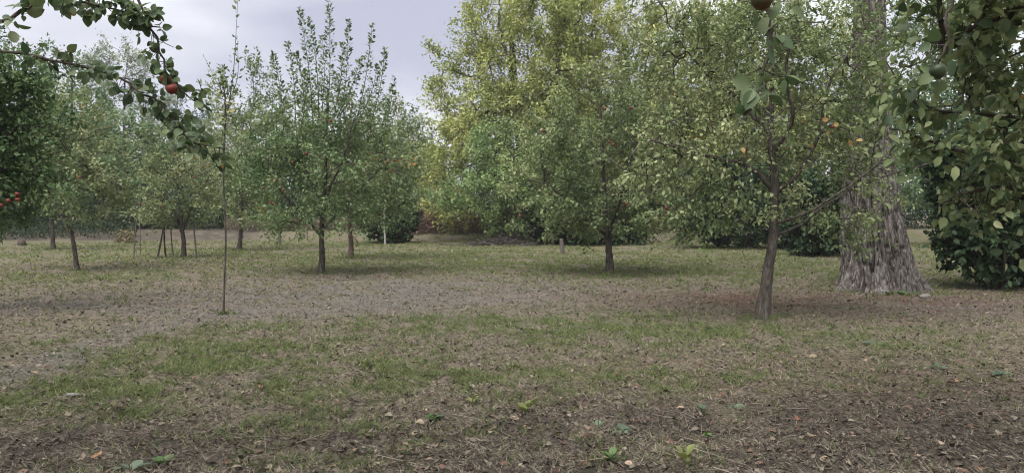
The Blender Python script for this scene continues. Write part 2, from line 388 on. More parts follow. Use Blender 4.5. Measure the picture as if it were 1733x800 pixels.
def in_blobs(rg, n, blobs, shell):
    """points inside the crown's lobes, denser towards their skin"""
    vol = np.array([np.prod(b_[1]) ** .85 * b_[2] for b_ in blobs]); k = rg.choice(len(blobs), n, p=vol / vol.sum())
    d = nrm(rg.normal(size=(n, 3))); r = rg.random(n) ** (1 / 3.0); r = r * (1 - shell) + shell * (.72 + .33 * rg.random(n))
    c = np.array([b_[0] for b_ in blobs])[k]; s = np.array([b_[1] for b_ in blobs])[k]
    lump = .82 + .42 * noise3(*(c + d * 2.0).T, 5)
    return c + d * (r * lump)[:, None] * s

def grow(rg, roots, tips, bf):
    """joins every tip to the nearest wood, preferring short ways back to the trunk"""
    n0 = len(roots); pts = np.vstack([roots, tips]); n = len(pts); par = np.full(n, -1); path = np.zeros(n)
    dd = np.linalg.norm(tips[:, None] - roots[None], axis=2); best = dd.argmin(1); cost = dd.min(1); dist = cost.copy()
    done = np.zeros(len(tips), bool); order = []
    for _ in range(len(tips)):
        i = int(np.argmin(np.where(done, 1e9, cost))); done[i] = True; g = n0 + i; p = best[i]; par[g] = p; path[g] = path[p] + dist[i]; order.append(g)
        d = np.linalg.norm(tips - tips[i], axis=1); cst = d + bf * path[g]
        up = (cst < cost) & ~done; best[up] = g; cost[up] = cst[up]; dist[up] = d[up]
    return pts, par, order

def make_tree(name, label, base, trunk, r0, r1, blobs, ntips, nleaf, lsize, palette, limbs=(), shoots=(), shoot_leaves=0, bark=None,
              seed=1, bf=.35, shell=.5, cat='tree', group=None, twig=.006, tmpl=LEAF4, apples=(), green_apples=(), flare=1.5, droop=.25,
              clump=.45, spread=.16, tshift=0., big_leaves=None, sides=9, parts=True, trunk_part='trunk', up=.35, wid=.58, stems=()):
    """base, trunk, limbs, shoots and lobes in metres (world)"""
    rg = np.random.default_rng(seed); bark = bark or M_BARK
    base = np.asarray(base, float); root = empty(name, base); BASES.append((base[0], base[1], r0)); tag(root, label, cat, group)
    nodes = []
    tp = catmull(np.vstack([[base], trunk]) if len(trunk) else [base, base + [0, 0, .5]], 22)
    tp[1:-1] += rg.normal(size=(20, 3)) * r0 * .05
    tp[0, 2] -= .12
    s = np.linspace(0, 1, 22); rad = r0 + (r1 - r0) * s; rad = rad * (1 + (flare - 1) * np.exp(-s * 14))
    v, f = tube(tp, rad, sides, .13, seed); obj(trunk_part, mesh(trunk_part, v - base, [f], bark, smooth=True), root)
    nodes.append(tp[11:])
    for st in stems:                                      # further stems from the ground
        q = catmull(st, 12); q[0, 2] -= .1
        v, f = tube(q, np.linspace(r0 * .8, r1 * .8, 12), 7, .12, seed); obj('stem', mesh('stem', v - base, [f], bark, smooth=True), root); nodes.append(q[5:])
    for pts_, a0, a1 in limbs:
        q = catmull(pts_, 18); q[1:-1] += rg.normal(size=(16, 3)) * a0 * .35
        v, f = tube(q, np.linspace(a0, a1, 18), 7, .1, seed + 3); obj('limb', mesh('limb', v - base, [f], bark, smooth=True), root); nodes.append(q[4:])
    nodes = np.vstack(nodes)
    B = [(np.asarray(b_[0], float), np.asarray(b_[1], float), b_[2] if len(b_) > 2 else 1.0) for b_ in blobs]
    ntips = int(ntips * (.72 if tmpl is LEAF6 else .52)); clump = clump + .12
    tips = in_blobs(rg, ntips, B, shell); gnd = gz(tips[:, 0], tips[:, 1]) + .12; tips[:, 2] = np.maximum(tips[:, 2], gnd)
    pts, par, order = grow(rg, nodes, tips, bf)
    n0 = len(nodes); cnt = np.ones(len(pts))
    for g in reversed(order):
        if par[g] >= 0: cnt[par[g]] += cnt[g]
    g = np.arange(n0, len(pts)); a = pts[par[g]]; bb = pts[g]; mid = (a + bb) / 2 + rg.normal(size=a.shape) * np.linalg.norm(bb - a, axis=1, keepdims=True) * .10
    rb = np.minimum(twig * cnt[g] ** .45, r1 * .9); ra = np.minimum(twig * (cnt[g] + 1) ** .47, r1)
    ns = 4 if twig < .005 else 3; mb = MB(); v, f = prisms(a, mid, ra, (ra + rb) / 2, ns); mb.add(v, f); v, f = prisms(mid, bb, (ra + rb) / 2, rb, ns); mb.add(v, f)
    cen = np.average([b_[0] for b_ in B], axis=0, weights=[b_[2] * np.prod(b_[1]) for b_ in B])
    # a leafy spray at every tip
    dirs = nrm(nrm(bb - mid) * .8 + nrm(bb - cen) * .5 + np.array([0, 0, up]) + rg.normal(size=bb.shape) * .45)
    sl = spread * (1.2 + 1.6 * rg.random(len(g))); end = bb + dirs * sl[:, None]
    v, f = prisms(bb, end, np.full(len(g), twig * .9), np.full(len(g), twig * .4), 3); mb.add(v, f)
    nleaf = int(nleaf * (LN if tmpl is LEAF4 else 1.35)); lsize = lsize * LS
    per = max(1, int(nleaf / len(g))); k = np.repeat(np.arange(len(g)), per); nn = len(k)
    u = rg.random(nn) * 1.25 - .25; pos = bb[k] + dirs[k] * (u * sl[k])[:, None] + rg.normal(size=(nn, 3)) * spread * .48
    ax = nrm(dirs[k] * .5 + rg.normal(size=(nn, 3)) * .75 + np.array([0, 0, -droop]))
    nr = nrm(np.array([0, 0, .75]) + nrm(pos - cen) * .35 + rg.normal(size=(nn, 3)) * .55)
    cl = rg.random(len(g)); big = noise3(*(bb * .75).T, 3) * .6 + cl * .4
    tv = (1 - clump) * rg.random(nn) + clump * (big[k] * 1.5 - .25) + tshift
    # upright or drooping whips with leaves all along
    for sp in shoots:
        q = catmull(sp[0], 14); rr_ = sp[1] if len(sp) > 1 else twig * 1.6
        v, f = tube(q, np.linspace(rr_, twig * .45, 14), 5); mb.add(v, f)
        m_ = int(shoot_leaves * (sp[2] if len(sp) > 2 else 1)); tt = rg.random(m_) ** .85; ii = np.minimum((tt * 13).astype(int), 12); pq = q[ii] + (q[ii + 1] - q[ii]) * (tt * 13 - ii)[:, None]
        td = nrm(q[ii + 1] - q[ii]); sd_ = nrm(np.cross(td, rg.normal(size=(m_, 3))))
        wdt = (sp[3] if len(sp) > 3 else 1.0) * spread
        pos = np.vstack([pos, pq + sd_ * (rg.random(m_) * wdt * (1.15 - tt))[:, None]]); ax = np.vstack([ax, nrm(sd_ + td * .7)]); nr = np.vstack([nr, nrm(td * .6 - sd_ * .2 + rg.normal(size=(m_, 3)) * .5)])
        tv = np.concatenate([tv, rg.random(m_) * .8 + tshift])
    obj('twigs', mb.build('twigs', bark, False, base, col=False), root)['kind'] = 'stuff'
    keep = pos[:, 2] > gz(pos[:, 0], pos[:, 1]) + .04
    pos, ax, nr, tv = pos[keep], ax[keep], nr[keep], tv[keep]
    ln = lsize * (.5 + .95 * rg.random(len(pos)) ** 1.2); wd = ln * wid * (.8 + .4 * rg.random(len(pos)))
    sel = None
    if big_leaves:                                        # the leaves that show largest become leaves of their own
        px = CX + F * pos[:, 0] / pos[:, 1]; py = HOR - F * (pos[:, 2] - EYE) / pos[:, 1]
        ok = np.where((px > big_leaves[1]) & (px < big_leaves[2]) & (py > 0) & (py < 480) & (pos[:, 1] > .5))[0]
        sel = ok[np.argsort(-(ln / pos[:, 1])[ok] * (.5 + rg.random(len(ok))))[:big_leaves[0]]]
        for i in sel: one_leaf(root, pos[i] - base, ax[i], nr[i], ln[i], rg, M_BIGLEAF if tv[i] < .95 else M_YLEAF)
        msk = np.ones(len(pos), bool); msk[sel] = False; pos, ax, nr, tv, ln, wd = (q[msk] for q in (pos, ax, nr, tv, ln, wd))
    v, f, kf = leaves(pos, ax, nr, ln, wd, tmpl)
    cr = obj('crown', mesh('crown', v - base, [f], M_LEAF, np.repeat(pal(tv, palette), kf, 0)), root); cr['kind'] = 'stuff'
    for lst, mi in ((apples, 0), (green_apples, 1)):
        for ap in lst:
            o_ = obj('apple', AP_MESH[mi], root); o_.location = np.asarray(ap[:3]) - base; o_.rotation_euler = (rg.normal() * .25, rg.normal() * .25, rg.random() * 6)
            sc = ap[3] if len(ap) > 3 else 1.0; o_.scale = (sc,) * 3
    return root

_LM = {}
def leaf_obj_mesh(kind, mat):
    """one leaf seen close: ovate blade, folded along the rib, with its stalk"""
    key = (kind, mat.name)
    if key in _LM: return _LM[key]
    rg = np.random.default_rng(kind + 50); rows = np.array([0, .12, .3, .5, .7, .86, 1.0]); hw = np.array([.03, .22, .33, .345, .28, .16, .0]) * (.9 + .25 * rg.random())
    bend = -.10 - .22 * rg.random(); fold = .05 + .10 * rg.random(); tw = rg.normal() * .12
    v = []; 
    for r_, h_ in zip(rows, hw):
        z = bend * r_ * r_; e_ = 1 + .12 * (rg.random() - .5)
        v += [(-h_ * e_ + tw * r_ * .2, r_, z + fold * h_ / .3 + .03 * rg.normal() * h_ + tw * h_), (tw * r_ * .2, r_, z), (h_ * (2 - e_) + tw * r_ * .2, r_, z + fold * h_ / .3 + .03 * rg.normal() * h_ - tw * h_)]
    f = [(3 * i + j, 3 * i + j + 1, 3 * i + 4 + j, 3 * i + 3 + j) for i in range(6) for j in (0, 1)]
    n = len(v); st, sf = tube([(0, -.28, .03), (0, -.12, .0), (0, .02, 0)], [.018, .014, .014], 4)
    me = mesh('leaf', np.vstack([v, st]), [np.vstack([f, sf + n])], mat, smooth=True); _LM[key] = me; return me

def one_leaf(parent, loc, ax, nr, ln, rg, mat, name='leaf'):
    o_ = obj(name, leaf_obj_mesh(int(rg.integers(0, 6)), mat), parent)
    ax = Vector(ax).normalized(); sd = ax.cross(Vector(nr)).normalized(); n_ = sd.cross(ax)
    m = Matrix((sd, ax, n_)).transposed().to_4x4(); o_.matrix_local = Matrix.Translation(Vector(loc)) @ m @ Matrix.Scale(ln, 4)
    return o_

def PB(px, py, d=None):
    """a tree's foot"""
    d = d or GD(py); p = P(px, py, d); p[2] = float(gz(p[0], p[1])) - .02; return p, d
def lobes(d, *ls):
    """lobes from centre and half sizes as seen, at distance d"""
    r = []
    for l in ls:
        px, py, rx, ry = l[:4]; dd = l[4] if len(l) > 4 else 0; rd = l[5] if len(l) > 5 else rx; wgt = l[6] if len(l) > 6 else 1
        k = (d + dd) / F; r.append((P(px, py, d + dd), np.array([rx * k, rd * k, ry * k]), wgt))
    return r
def line(d, *ps): return [P(p[0], p[1], d + (p[2] if len(p) > 2 else 0)) for p in ps]

# --- the great poplar
def poplar():
    base, d = PB(1494, 498); d += .75; base[1] = d; base[0] = (1494 - CX) / F * d; base[2] = float(gz(base[0], d))
    root = tag(empty('poplar_tree', base), 'huge old poplar with thick furrowed pale grey trunk and flared roots', 'tree')
    k = d / F; rows = [(508, 1493, 100), (500, 1493, 86), (492, 1494, 73), (482, 1494, 66), (465, 1493, 60), (444, 1490, 54.5), (405, 1484, 50), (330, 1477, 43), (260, 1475, 36.5), (100, 1473, 27), (0, 1472, 24), (-200, 1468, 23)]
    zr = np.array([P(0, r[0], d)[2] for r in rows]); xr = np.array([P(r[1], 0, d)[0] for r in rows]); rr = np.array([r[2] * k for r in rows])
    z = np.concatenate([np.linspace(-.15, 1.6, 100), np.linspace(1.6, 6.2, 160)[1:], np.linspace(6.2, 15, 25)[1:]]); z = z + base[2]
    x = np.interp(z, zr, xr); R = np.interp(z, zr, rr); R = R * np.clip((19 - z) / 12, .35, 1)
    m = 320; th = np.linspace(0, 2 * math.pi, m, endpoint=False); Z, T = np.meshgrid(z, th, indexing='ij')
    c, s = np.cos(T), np.sin(T); h = Z - base[2]; wr = noise3(c * 3, s * 3, Z * 1.8, 2) * 1.0
    def furrow(kx, kz, sd): return np.abs(2 * noise3(c * kx + wr, s * kx - wr, Z * kz + 20, sd) - 1)
    f1 = furrow(10, 1.05, 3); f2 = furrow(15, 3.0, 8)
    ridge = np.clip(f1 * 3.4, 0, 1) ** .8 * .8 + np.clip(f2 * 3.4, 0, 1) * .35
    lob = 1 + (.10 * np.cos(3 * T + .9) + .12 * np.cos(5 * T + 2.1) + .12 * np.cos(7 * T + 1)) * np.exp(-h / .28) + .05 * np.cos(2 * T + h) + .10 * (noise3(c * 1.7 + 5, s * 1.7, Z * 1.1, 14) - .5) * np.exp(-h / 1.2)
    rad = R[:, None] * lob * (.93) + (ridge - .8) * .15 * np.clip(R[:, None] / .5, .5, 1.15)
    v = np.stack([x[:, None] + rad * c, base[1] + rad * s + .0 * Z, Z], -1).reshape(-1, 3) - base
    i = np.arange(len(z) - 1)[:, None] * m; j = np.arange(m)[None]; kk = (j + 1) % m
    f = np.stack([i + j, i + kk, i + m + kk, i + m + j], -1).reshape(-1, 4)
    obj('trunk', mesh('trunk', v, [f], M_POPLAR, smooth=False), root)
    rg = np.random.default_rng(8)
    nodes = [np.stack([np.interp(np.linspace(8, 15, 10) + base[2], z, x), np.full(10, base[1]), np.linspace(8, 15, 10) + base[2]], -1)]
    for a, zz, ln_ in ((.3, 7.5, 4.5), (2.2, 8.4, 5), (3.6, 9, 4.5), (5.1, 8, 5), (1.2, 11, 4), (4.3, 12, 4)):
        p0 = np.array([np.interp(zz, z, x), base[1], zz]); q = catmull([p0, p0 + [math.cos(a) * ln_ * .5, math.sin(a) * ln_ * .5, ln_ * .55], p0 + [math.cos(a) * ln_, math.sin(a) * ln_, ln_ * 1.35]], 14)
        vv, ff = tube(q, np.linspace(.17, .05, 14), 8); obj('limb', mesh('limb', vv - base, [ff], M_POPLAR, smooth=True), root); nodes.append(q[4:])
    nodes = np.vstack(nodes); B = [(base + [0, 0, 14], np.array([5.0, 5, 4.5]), 1), (base + [0, 0, 18], np.array([3.5, 3.5, 4.]), .8)]
    tips = in_blobs(rg, 350, B, .5); pts, par, order = grow(rg, nodes, tips, .3); g = np.arange(len(nodes), len(pts))
    mb = MB(); vv, ff = prisms(pts[par[g]], pts[g], np.full(len(g), .025), np.full(len(g), .012)); mb.add(vv, ff); obj('twigs', mb.build('twigs', M_BARK, off=base, col=False), root)['kind'] = 'stuff'
    n = 14000; kx = rg.integers(0, len(g), n); pos = pts[g][kx] + rg.normal(size=(n, 3)) * .28
    vv, ff, kf = leaves(pos, nrm(rg.normal(size=(n, 3)) + [0, 0, -.6]), nrm(rg.normal(size=(n, 3)) + [0, 0, .6]), .10 * (.7 + .6 * rg.random(n)), .085 * np.ones(n))
    obj('crown', mesh('crown', vv - base, [ff], M_LEAF, np.repeat(pal(rg.random(n), WALNUT), kf, 0)), root)['kind'] = 'stuff'
    return base
POP = poplar()

# --- the young apple tree in front of the poplar
b0, d = PB(1290, 540)
yt = make_tree('apple_tree', 'young apple tree with leaning grey trunk, nearest on the right, before the poplar', b0,
    line(d, (1297, 480), (1306, 420), (1310, 380), (1310, 300), (1304, 230), (1306, 140, .2), (1300, 30, .3), (1290, -60, .3)), .083, .018,
    lobes(d, (1290, 130, 110, 150, 0, 120), (1180, 240, 100, 75), (1180, 130, 90, 100, .3), (1240, 340, 90, 45, -.1, 90, .6), (1400, 300, 100, 95, .2), (1390, 120, 90, 120, .2), (1185, 362, 60, 38, 0, 60, .6), (1440, 390, 55, 35, .1, 55, .8), (1120, 300, 60, 60), (1460, 180, 60, 90, .8, 60, .9), (1470, 330, 60, 40, .5, 40, .5), (1475, 60, 60, 70, .6, 50, 1.2), (1450, 250, 60, 50, .4, 50, 1.1), (1490, 180, 45, 60, .8, 40, 1.1), (1470, 425, 35, 14, .3, 30, .8), (1120, 60, 70, 70, .3), (1220, 40, 80, 70)),
    1000, 18500, .046, APPLE_G,
    limbs=[(line(d, (1309, 320), (1270, 285), (1200, 265), (1130, 245), (1075, 230)), .042, .012),
           (line(d, (1311, 400), (1345, 385, .1), (1400, 345, .2), (1460, 310, .4), (1540, 285, .7), (1590, 275, .8)), .026, .008),
           (line(d, (1308, 330), (1345, 300), (1385, 230, .1), (1400, 150, .3), (1440, 80, .4), (1505, 0, .5)), .036, .012),
           (line(d, (1308, 260), (1340, 200, -.3), (1330, 110, -.5), (1350, 20, -.5)), .035, .01),
           (line(d, (1309, 380), (1350, 365, -.3), (1400, 340, -.5), (1470, 290, -.7), (1520, 240, -.8)), .02, .007),
           (line(d, (1306, 230), (1250, 170, .2), (1190, 120, .3), (1130, 40, .4)), .035, .01)],
    seed=11, bf=.3, shell=.3, twig=.0042, tmpl=LEAF6, spread=.125, up=.25, sides=14, clump=.5,
    apples=[tuple(P(1409, 215, d - .4)) + (.9,), tuple(P(1128, 352, d - .3)) + (.8,)])

rgY = np.random.default_rng(6)
_LMY = [(1400, 222), (1411, 213), (1437, 238), (1333, 253), (1375, 243), (1256, 250), (1460, 238), (1392, 205)]
def turned_leaves():
    for px, py in _LMY: one_leaf(yt, P(px, py, d - .75) - b0, rgY.normal(size=3) * [1, .4, .5], (rgY.normal() * .4, -1, .4), .085, rgY, M_YLEAF)
# --- apple tree in the middle
turned_leaves()
b0, d = PB(1032, 462)
rgA = np.random.default_rng(77)
make_tree('apple_tree', 'round dense apple tree with bare trunk base standing right of centre', b0,
    line(d, (1031, 430), (1028, 400), (1024, 350), (1020, 270), (1015, 180)), .098, .028,
    lobes(d, (1010, 300, 130, 95), (930, 335, 85, 65), (1105, 320, 85, 75), (1000, 200, 100, 80), (1080, 215, 80, 70), (930, 250, 80, 70), (1040, 375, 90, 32, -.3)),
    800, 17000, .066, APPLE_G, limbs=[(line(d, (1028, 400), (980, 350, -.5), (920, 310, -.8)), .06, .02), (line(d, (1028, 395), (1080, 350, .3), (1130, 310, .5)), .06, .02),
    (line(d, (1025, 370), (990, 280, .8), (960, 210, 1.2)), .05, .015), (line(d, (1027, 405), (1050, 340, -1.2), (1070, 260, -1.6)), .05, .015)], seed=12, shell=.55, twig=.006, spread=.15, clump=.5,
    apples=[tuple(P(x, y, d - 2.0)) for x, y in ((1024, 185), (1031, 240), (1068, 183), (1060, 345), (920, 222), (1130, 355), (880, 365), (1038, 245))])

# --- tall apple tree left of centre with upright whips
b0, d = PB(543, 462)
make_tree('apple_tree', 'tall apple tree with upright leafy shoots against the sky, left of centre', b0,
    line(d, (545, 430), (544, 385), (550, 320), (552, 240), (555, 150)), .078, .028,
    lobes(d, (545, 290, 105, 75), (480, 320, 60, 65), (620, 290, 85, 80), (545, 220, 75, 70), (600, 215, 60, 60), (470, 245, 50, 60), (640, 345, 60, 40), (545, 365, 100, 30, -1, 60, 1.4), (480, 370, 45, 25)),
    800, 15000, .06, APPLE, limbs=[(line(d, (545, 400), (500, 350, -.5), (460, 300, -.8), (450, 240, -1)), .03, .012), (line(d, (545, 390), (600, 330, .3), (650, 280, .5)), .03, .012),
    (line(d, (548, 340), (580, 270, -1), (600, 200, -1.3)), .03, .012), (line(d, (548, 350), (510, 270, .9), (500, 200, 1.2)), .03, .012)], seed=13, shell=.5, twig=.006, spread=.17, clump=.5,
    shoots=[(line(d, (x0, y0, q), ((x0 + x1) / 2 + 4, (y0 + y1) / 2, q), (x1, y1, q)), .014, s_, w_) for x0, y0, x1, y1, q, s_, w_ in (
        (553, 230, 556, -12, 0, 1.5, 1.3), (530, 210, 506, 12, .3, 1.2, 1.2), (540, 200, 524, 30, -.4, 1.2, 1.2), (575, 210, 590, 35, .5, 1.2, 1.1), (565, 200, 580, 75, -.5, .9, 1),
        (600, 220, 630, 42, .2, 1.0, 1), (625, 220, 652, 82, -.4, .8, 1), (610, 200, 640, 110, .6, .8, 1), (500, 200, 486, 70, .3, 1, 1.2), (480, 220, 462, 90, -.3, 1, 1.2), (515, 180, 500, 90, -.8, .9, 1.1),
        (545, 190, 545, 60, 1, 1, 1.2), (640, 250, 668, 130, 0, .7, .9), (570, 200, 612, 95, -1, .8, 1), (590, 240, 560, 110, -1, 1, 1.2), (500, 260, 520, 120, -1, 1, 1.2))], shoot_leaves=240,
    apples=[tuple(P(x, y, d - 1.5)) for x, y in ((518, 260), (495, 275), (468, 305), (480, 322), (458, 343), (445, 318), (462, 345), (480, 362), (560, 205))] + [tuple(P(x, y, d - .9)) for x, y in ((655, 275), (668, 272), (662, 290), (572, 170))])

# --- apple tree behind it with the reddish trunk
b0, d = PB(594, 437)
make_tree('apple_tree', 'apple tree with reddish trunk and a leafy sucker, close behind the tall apple tree', b0,
    line(d, (594, 410), (592, 380), (594, 330), (600, 260)), .092, .035,
    lobes(d, (650, 270, 60, 70), (600, 300, 70, 60), (690, 300, 35, 50), (655, 205, 35, 40), (620, 360, 60, 22)), 420, 6500, .07, APPLE_G,
    limbs=[(line(d, (593, 378), (612, 355), (640, 320, .4), (660, 270, .6)), .07, .02), (line(d, (592, 395), (603, 405, -.2), (606, 412, -.2)), .02, .008)], bark=M_BARKR, seed=14, shell=.5, spread=.17,
    shoots=[(line(d, (595, 400), (600, 405, -.15), (606, 415, -.2)), .012, 1, 1.2)], shoot_leaves=22, apples=[tuple(P(592, 398, d - .2))] + [tuple(P(x, y, d - 1.6)) for x, y in ((612, 345), (585, 372))])

# --- apple trees of the left half
b0, d = PB(405, 423)
make_tree('apple_tree', 'slim apple tree with tall narrow top, standing behind the thin sapling', b0, line(d, (407, 395), (408, 370), (412, 300), (425, 220)), .095, .035,
    lobes(d, (420, 300, 55, 70), (400, 250, 45, 60), (450, 220, 40, 60), (435, 170, 35, 60), (400, 345, 50, 35)), 420, 8000, .085, APPLE_G, seed=15, shell=.5, spread=.2,
    shoots=[(line(d, (430, 200), (428, 140), (415, 82)), .016, 1.3, 1.4), (line(d, (440, 190), (440, 140), (434, 80)), .016, 1.3, 1.4), (line(d, (460, 200), (462, 150), (460, 100)), .014, 1, 1.2), (line(d, (400, 220), (395, 170), (375, 115)), .014, .7, 1.1)], shoot_leaves=80,
    apples=[tuple(P(x, y, d - 1.3)) for x, y in ((415, 235), (420, 215), (398, 300))])
b0, d = PB(310, 437)
make_tree('apple_tree', 'dark-trunked apple tree with sparse grey-green crown beside the crossed props', b0, line(d, (311, 410), (307, 380), (303, 340), (298, 280)), .083, .03,
    lobes(d, (300, 315, 65, 55), (280, 255, 50, 50), (335, 290, 45, 50), (265, 350, 50, 30), (335, 360, 30, 25)), 420, 6000, .066, APPLE_G, bark=M_BARKD, seed=16, shell=.4, spread=.17,
    limbs=[(line(d, (309, 400), (300, 370), (280, 330)), .05, .02), (line(d, (308, 390), (325, 350), (345, 310)), .05, .02)], apples=[tuple(P(x, y, d - 1.2)) for x, y in ((272, 350), (237, 345), (330, 300), (296, 262))])
b0, d = PB(130, 458)
make_tree('apple_tree', 'slender apple tree with bent leaning trunk at far left', b0, line(d, (126, 420), (118, 385), (108, 365), (104, 320), (110, 250)), .058, .025,
    lobes(d, (125, 320, 80, 52), (100, 255, 70, 50), (180, 290, 50, 50), (120, 195, 60, 45)), 480, 7500, .066, APPLE_G, bark=M_BARK, seed=17, shell=.45, spread=.16,
    apples=[tuple(P(x, y, d - 1.1)) for x, y in ((96, 330), (135, 300))])
b0, d = PB(90, 423)
make_tree('apple_tree', 'pale straight-trunked apple tree behind the bent one at left', b0, line(d, (89, 395), (88, 365), (85, 320), (85, 260)), .085, .035,
    lobes(d, (85, 300, 60, 65), (60, 240, 45, 50), (110, 240, 40, 45)), 320, 5500, .085, GREEN, bark=M_BARK, seed=18, shell=.5, spread=.2)
d = 11.6; b0 = np.array([P(-110, 400, d)[0], d, float(gz(P(-110, 400, d)[0], d))])
make_tree('apple_tree', 'dark-leaved apple tree with red apples leaning in at the left edge', b0, line(d, (-105, 480), (-100, 400), (-80, 300), (-70, 180)), .13, .04,
    lobes(d, (-40, 250, 80, 90), (20, 300, 50, 45), (60, 240, 45, 35), (15, 200, 45, 40), (45, 145, 40, 30), (-20, 130, 50, 40), (-90, 180, 80, 100), (80, 310, 28, 22), (-10, 355, 50, 25), (95, 200, 22, 26)), 760, 13000, .058, APPLE, bark=M_BARKD, seed=19, shell=.45, spread=.14, tshift=-.22, tmpl=LEAF4,
    limbs=[(line(d, (-100, 400), (-50, 330), (20, 270)), .05, .015)], apples=[tuple(P(x, y, d - .6)) for x, y in ((29, 329), (30, 338), (14, 340), (2, 348))])

# --- the thin sapling
b0, d = PB(378, 533)
make_tree('sapling', 'very thin tall sapling whip standing alone in the left foreground', b0, line(d, (380, 470), (382, 400), (378, 300), (381, 210), (381, 160)), .0155, .010,
    lobes(d, (372, 165, 24, 40), (385, 215, 22, 26)), 40, 260, .05, APPLE_G, seed=21, spread=.09, twig=.0035, flare=1.1,
    shoots=[(line(d, (381, 210), (393, 140), (398, 80), (404, -30)), .010, 1.6, .9), (line(d, (381, 165), (372, 150), (345, 95)), .007, .6, 1.0), (line(d, (381, 170), (378, 140), (376, 108)), .008, .9, 1.0), (line(d, (380, 190), (402, 130), (401, 60)), .007, .4, .6),
            (line(d, (381, 165), (360, 150), (335, 140)), .006, .3, .8)], shoot_leaves=46, parts=False)

# --- tall walnuts behind the middle
b0, d = PB(880, 404, 40)
make_tree('walnut_tree', 'big yellow-green walnut tree rising highest against the sky behind the middle', b0, line(d, (884, 330), (880, 240), (870, 120), (860, 20)), .34, .1,
    lobes(d, (845, 45, 70, 75), (800, 150, 65, 85), (900, 110, 100, 110, -1), (870, 230, 120, 90, -1.5), (800, 270, 75, 70, -1), (752, 140, 30, 55), (745, 270, 40, 55), (930, 10, 70, 60), (770, 335, 60, 45, -1), (735, 100, 14, 16), (960, 130, 70, 90), (985, 40, 60, 60), (950, 230, 70, 60)), 1500, 47000, .125, WALNUT,
    limbs=[(line(d, (882, 300), (840, 200, -1), (810, 120, -1)), .2, .06), (line(d, (880, 260), (930, 160, -1), (950, 60)), .2, .06), (line(d, (870, 150), (850, 60), (845, -10)), .12, .04)], seed=31, bf=.3, shell=.6, spread=.34, twig=.014, clump=.32, tshift=.06, wid=.5)
b0, d = PB(1075, 402, 44)
make_tree('walnut_tree', 'yellow-green walnut tree behind the round apple tree, right of the highest one', b0, line(d, (1078, 330), (1070, 220), (1060, 100)), .32, .1,
    lobes(d, (1000, 60, 75, 90), (1030, 160, 100, 90), (1110, 120, 70, 80), (1160, 190, 80, 80), (1130, 270, 110, 70), (1000, 260, 90, 70), (985, -10, 55, 40), (1120, 40, 28, 30), (1200, 90, 50, 50), (1150, 50, 60, 60), (1080, 20, 50, 40), (1230, 30, 50, 40)), 1100, 40000, .13, WALNUT,
    limbs=[(line(d, (1076, 300), (1020, 180), (1000, 60)), .2, .06), (line(d, (1072, 240), (1130, 150), (1180, 100)), .18, .05)], seed=32, bf=.3, shell=.6, spread=.36, twig=.014, clump=.32, tshift=.04, wid=.5)
b0, d = PB(1300, 400, 48)
make_tree('walnut_tree', 'olive walnut tree whose crown fills the gap between young apple and poplar', b0, line(d, (1300, 320), (1295, 200), (1300, 80)), .32, .1,
    lobes(d, (1270, 90, 80, 90), (1360, 130, 80, 90), (1300, 220, 110, 80), (1400, 40, 50, 60), (1230, 190, 60, 70), (1400, 240, 70, 70), (1300, 10, 60, 50)), 800, 26000, .14, WALNUT,
    seed=33, bf=.3, shell=.6, spread=.38, twig=.015, clump=.32, tshift=.0, wid=.5)
b0, d = PB(1640, 408, 34)
make_tree('ash_tree', 'dark green tree with sky gaps in its top, behind right of the poplar', b0, line(d, (1640, 330), (1630, 230), (1625, 120), (1620, 20)), .22, .06,
    lobes(d, (1570, 60, 50, 55), (1640, 90, 60, 60), (1600, 170, 80, 60), (1690, 180, 70, 70), (1650, 260, 100, 70), (1560, 280, 50, 60), (1720, 60, 50, 50), (1540, 20, 20, 30), (1700, 10, 60, 40), (1620, 20, 40, 30), (1560, 200, 60, 60)), 900, 17000, .12, GREEN,
    seed=34, bf=.3, shell=.6, spread=.3, twig=.012, clump=.5, bark=M_BARKD)
b0, d = PB(848, 415)
make_tree('walnut_tree', 'low grey-green tree with several stems rising from a brush heap', b0, line(d, (853, 395), (857, 370), (855, 320), (850, 280)), .13, .05,
    lobes(d, (845, 325, 75, 50), (795, 332, 45, 30), (890, 310, 60, 60), (850, 270, 70, 50), (860, 375, 35, 16), (765, 330, 40, 26), (905, 360, 40, 30)), 480, 12500, .105, [(q[0], q[1] * .8, q[2] * .95, q[3] * 1.1) for q in WALNUT],
    stems=[line(d, (836, 413), (830, 390), (815, 360)), line(d, (845, 414, -.3), (838, 385), (832, 350)), line(d, (856, 414, -.2), (864, 390), (880, 350))], seed=35, shell=.55, spread=.27, twig=.01, tshift=-.1)

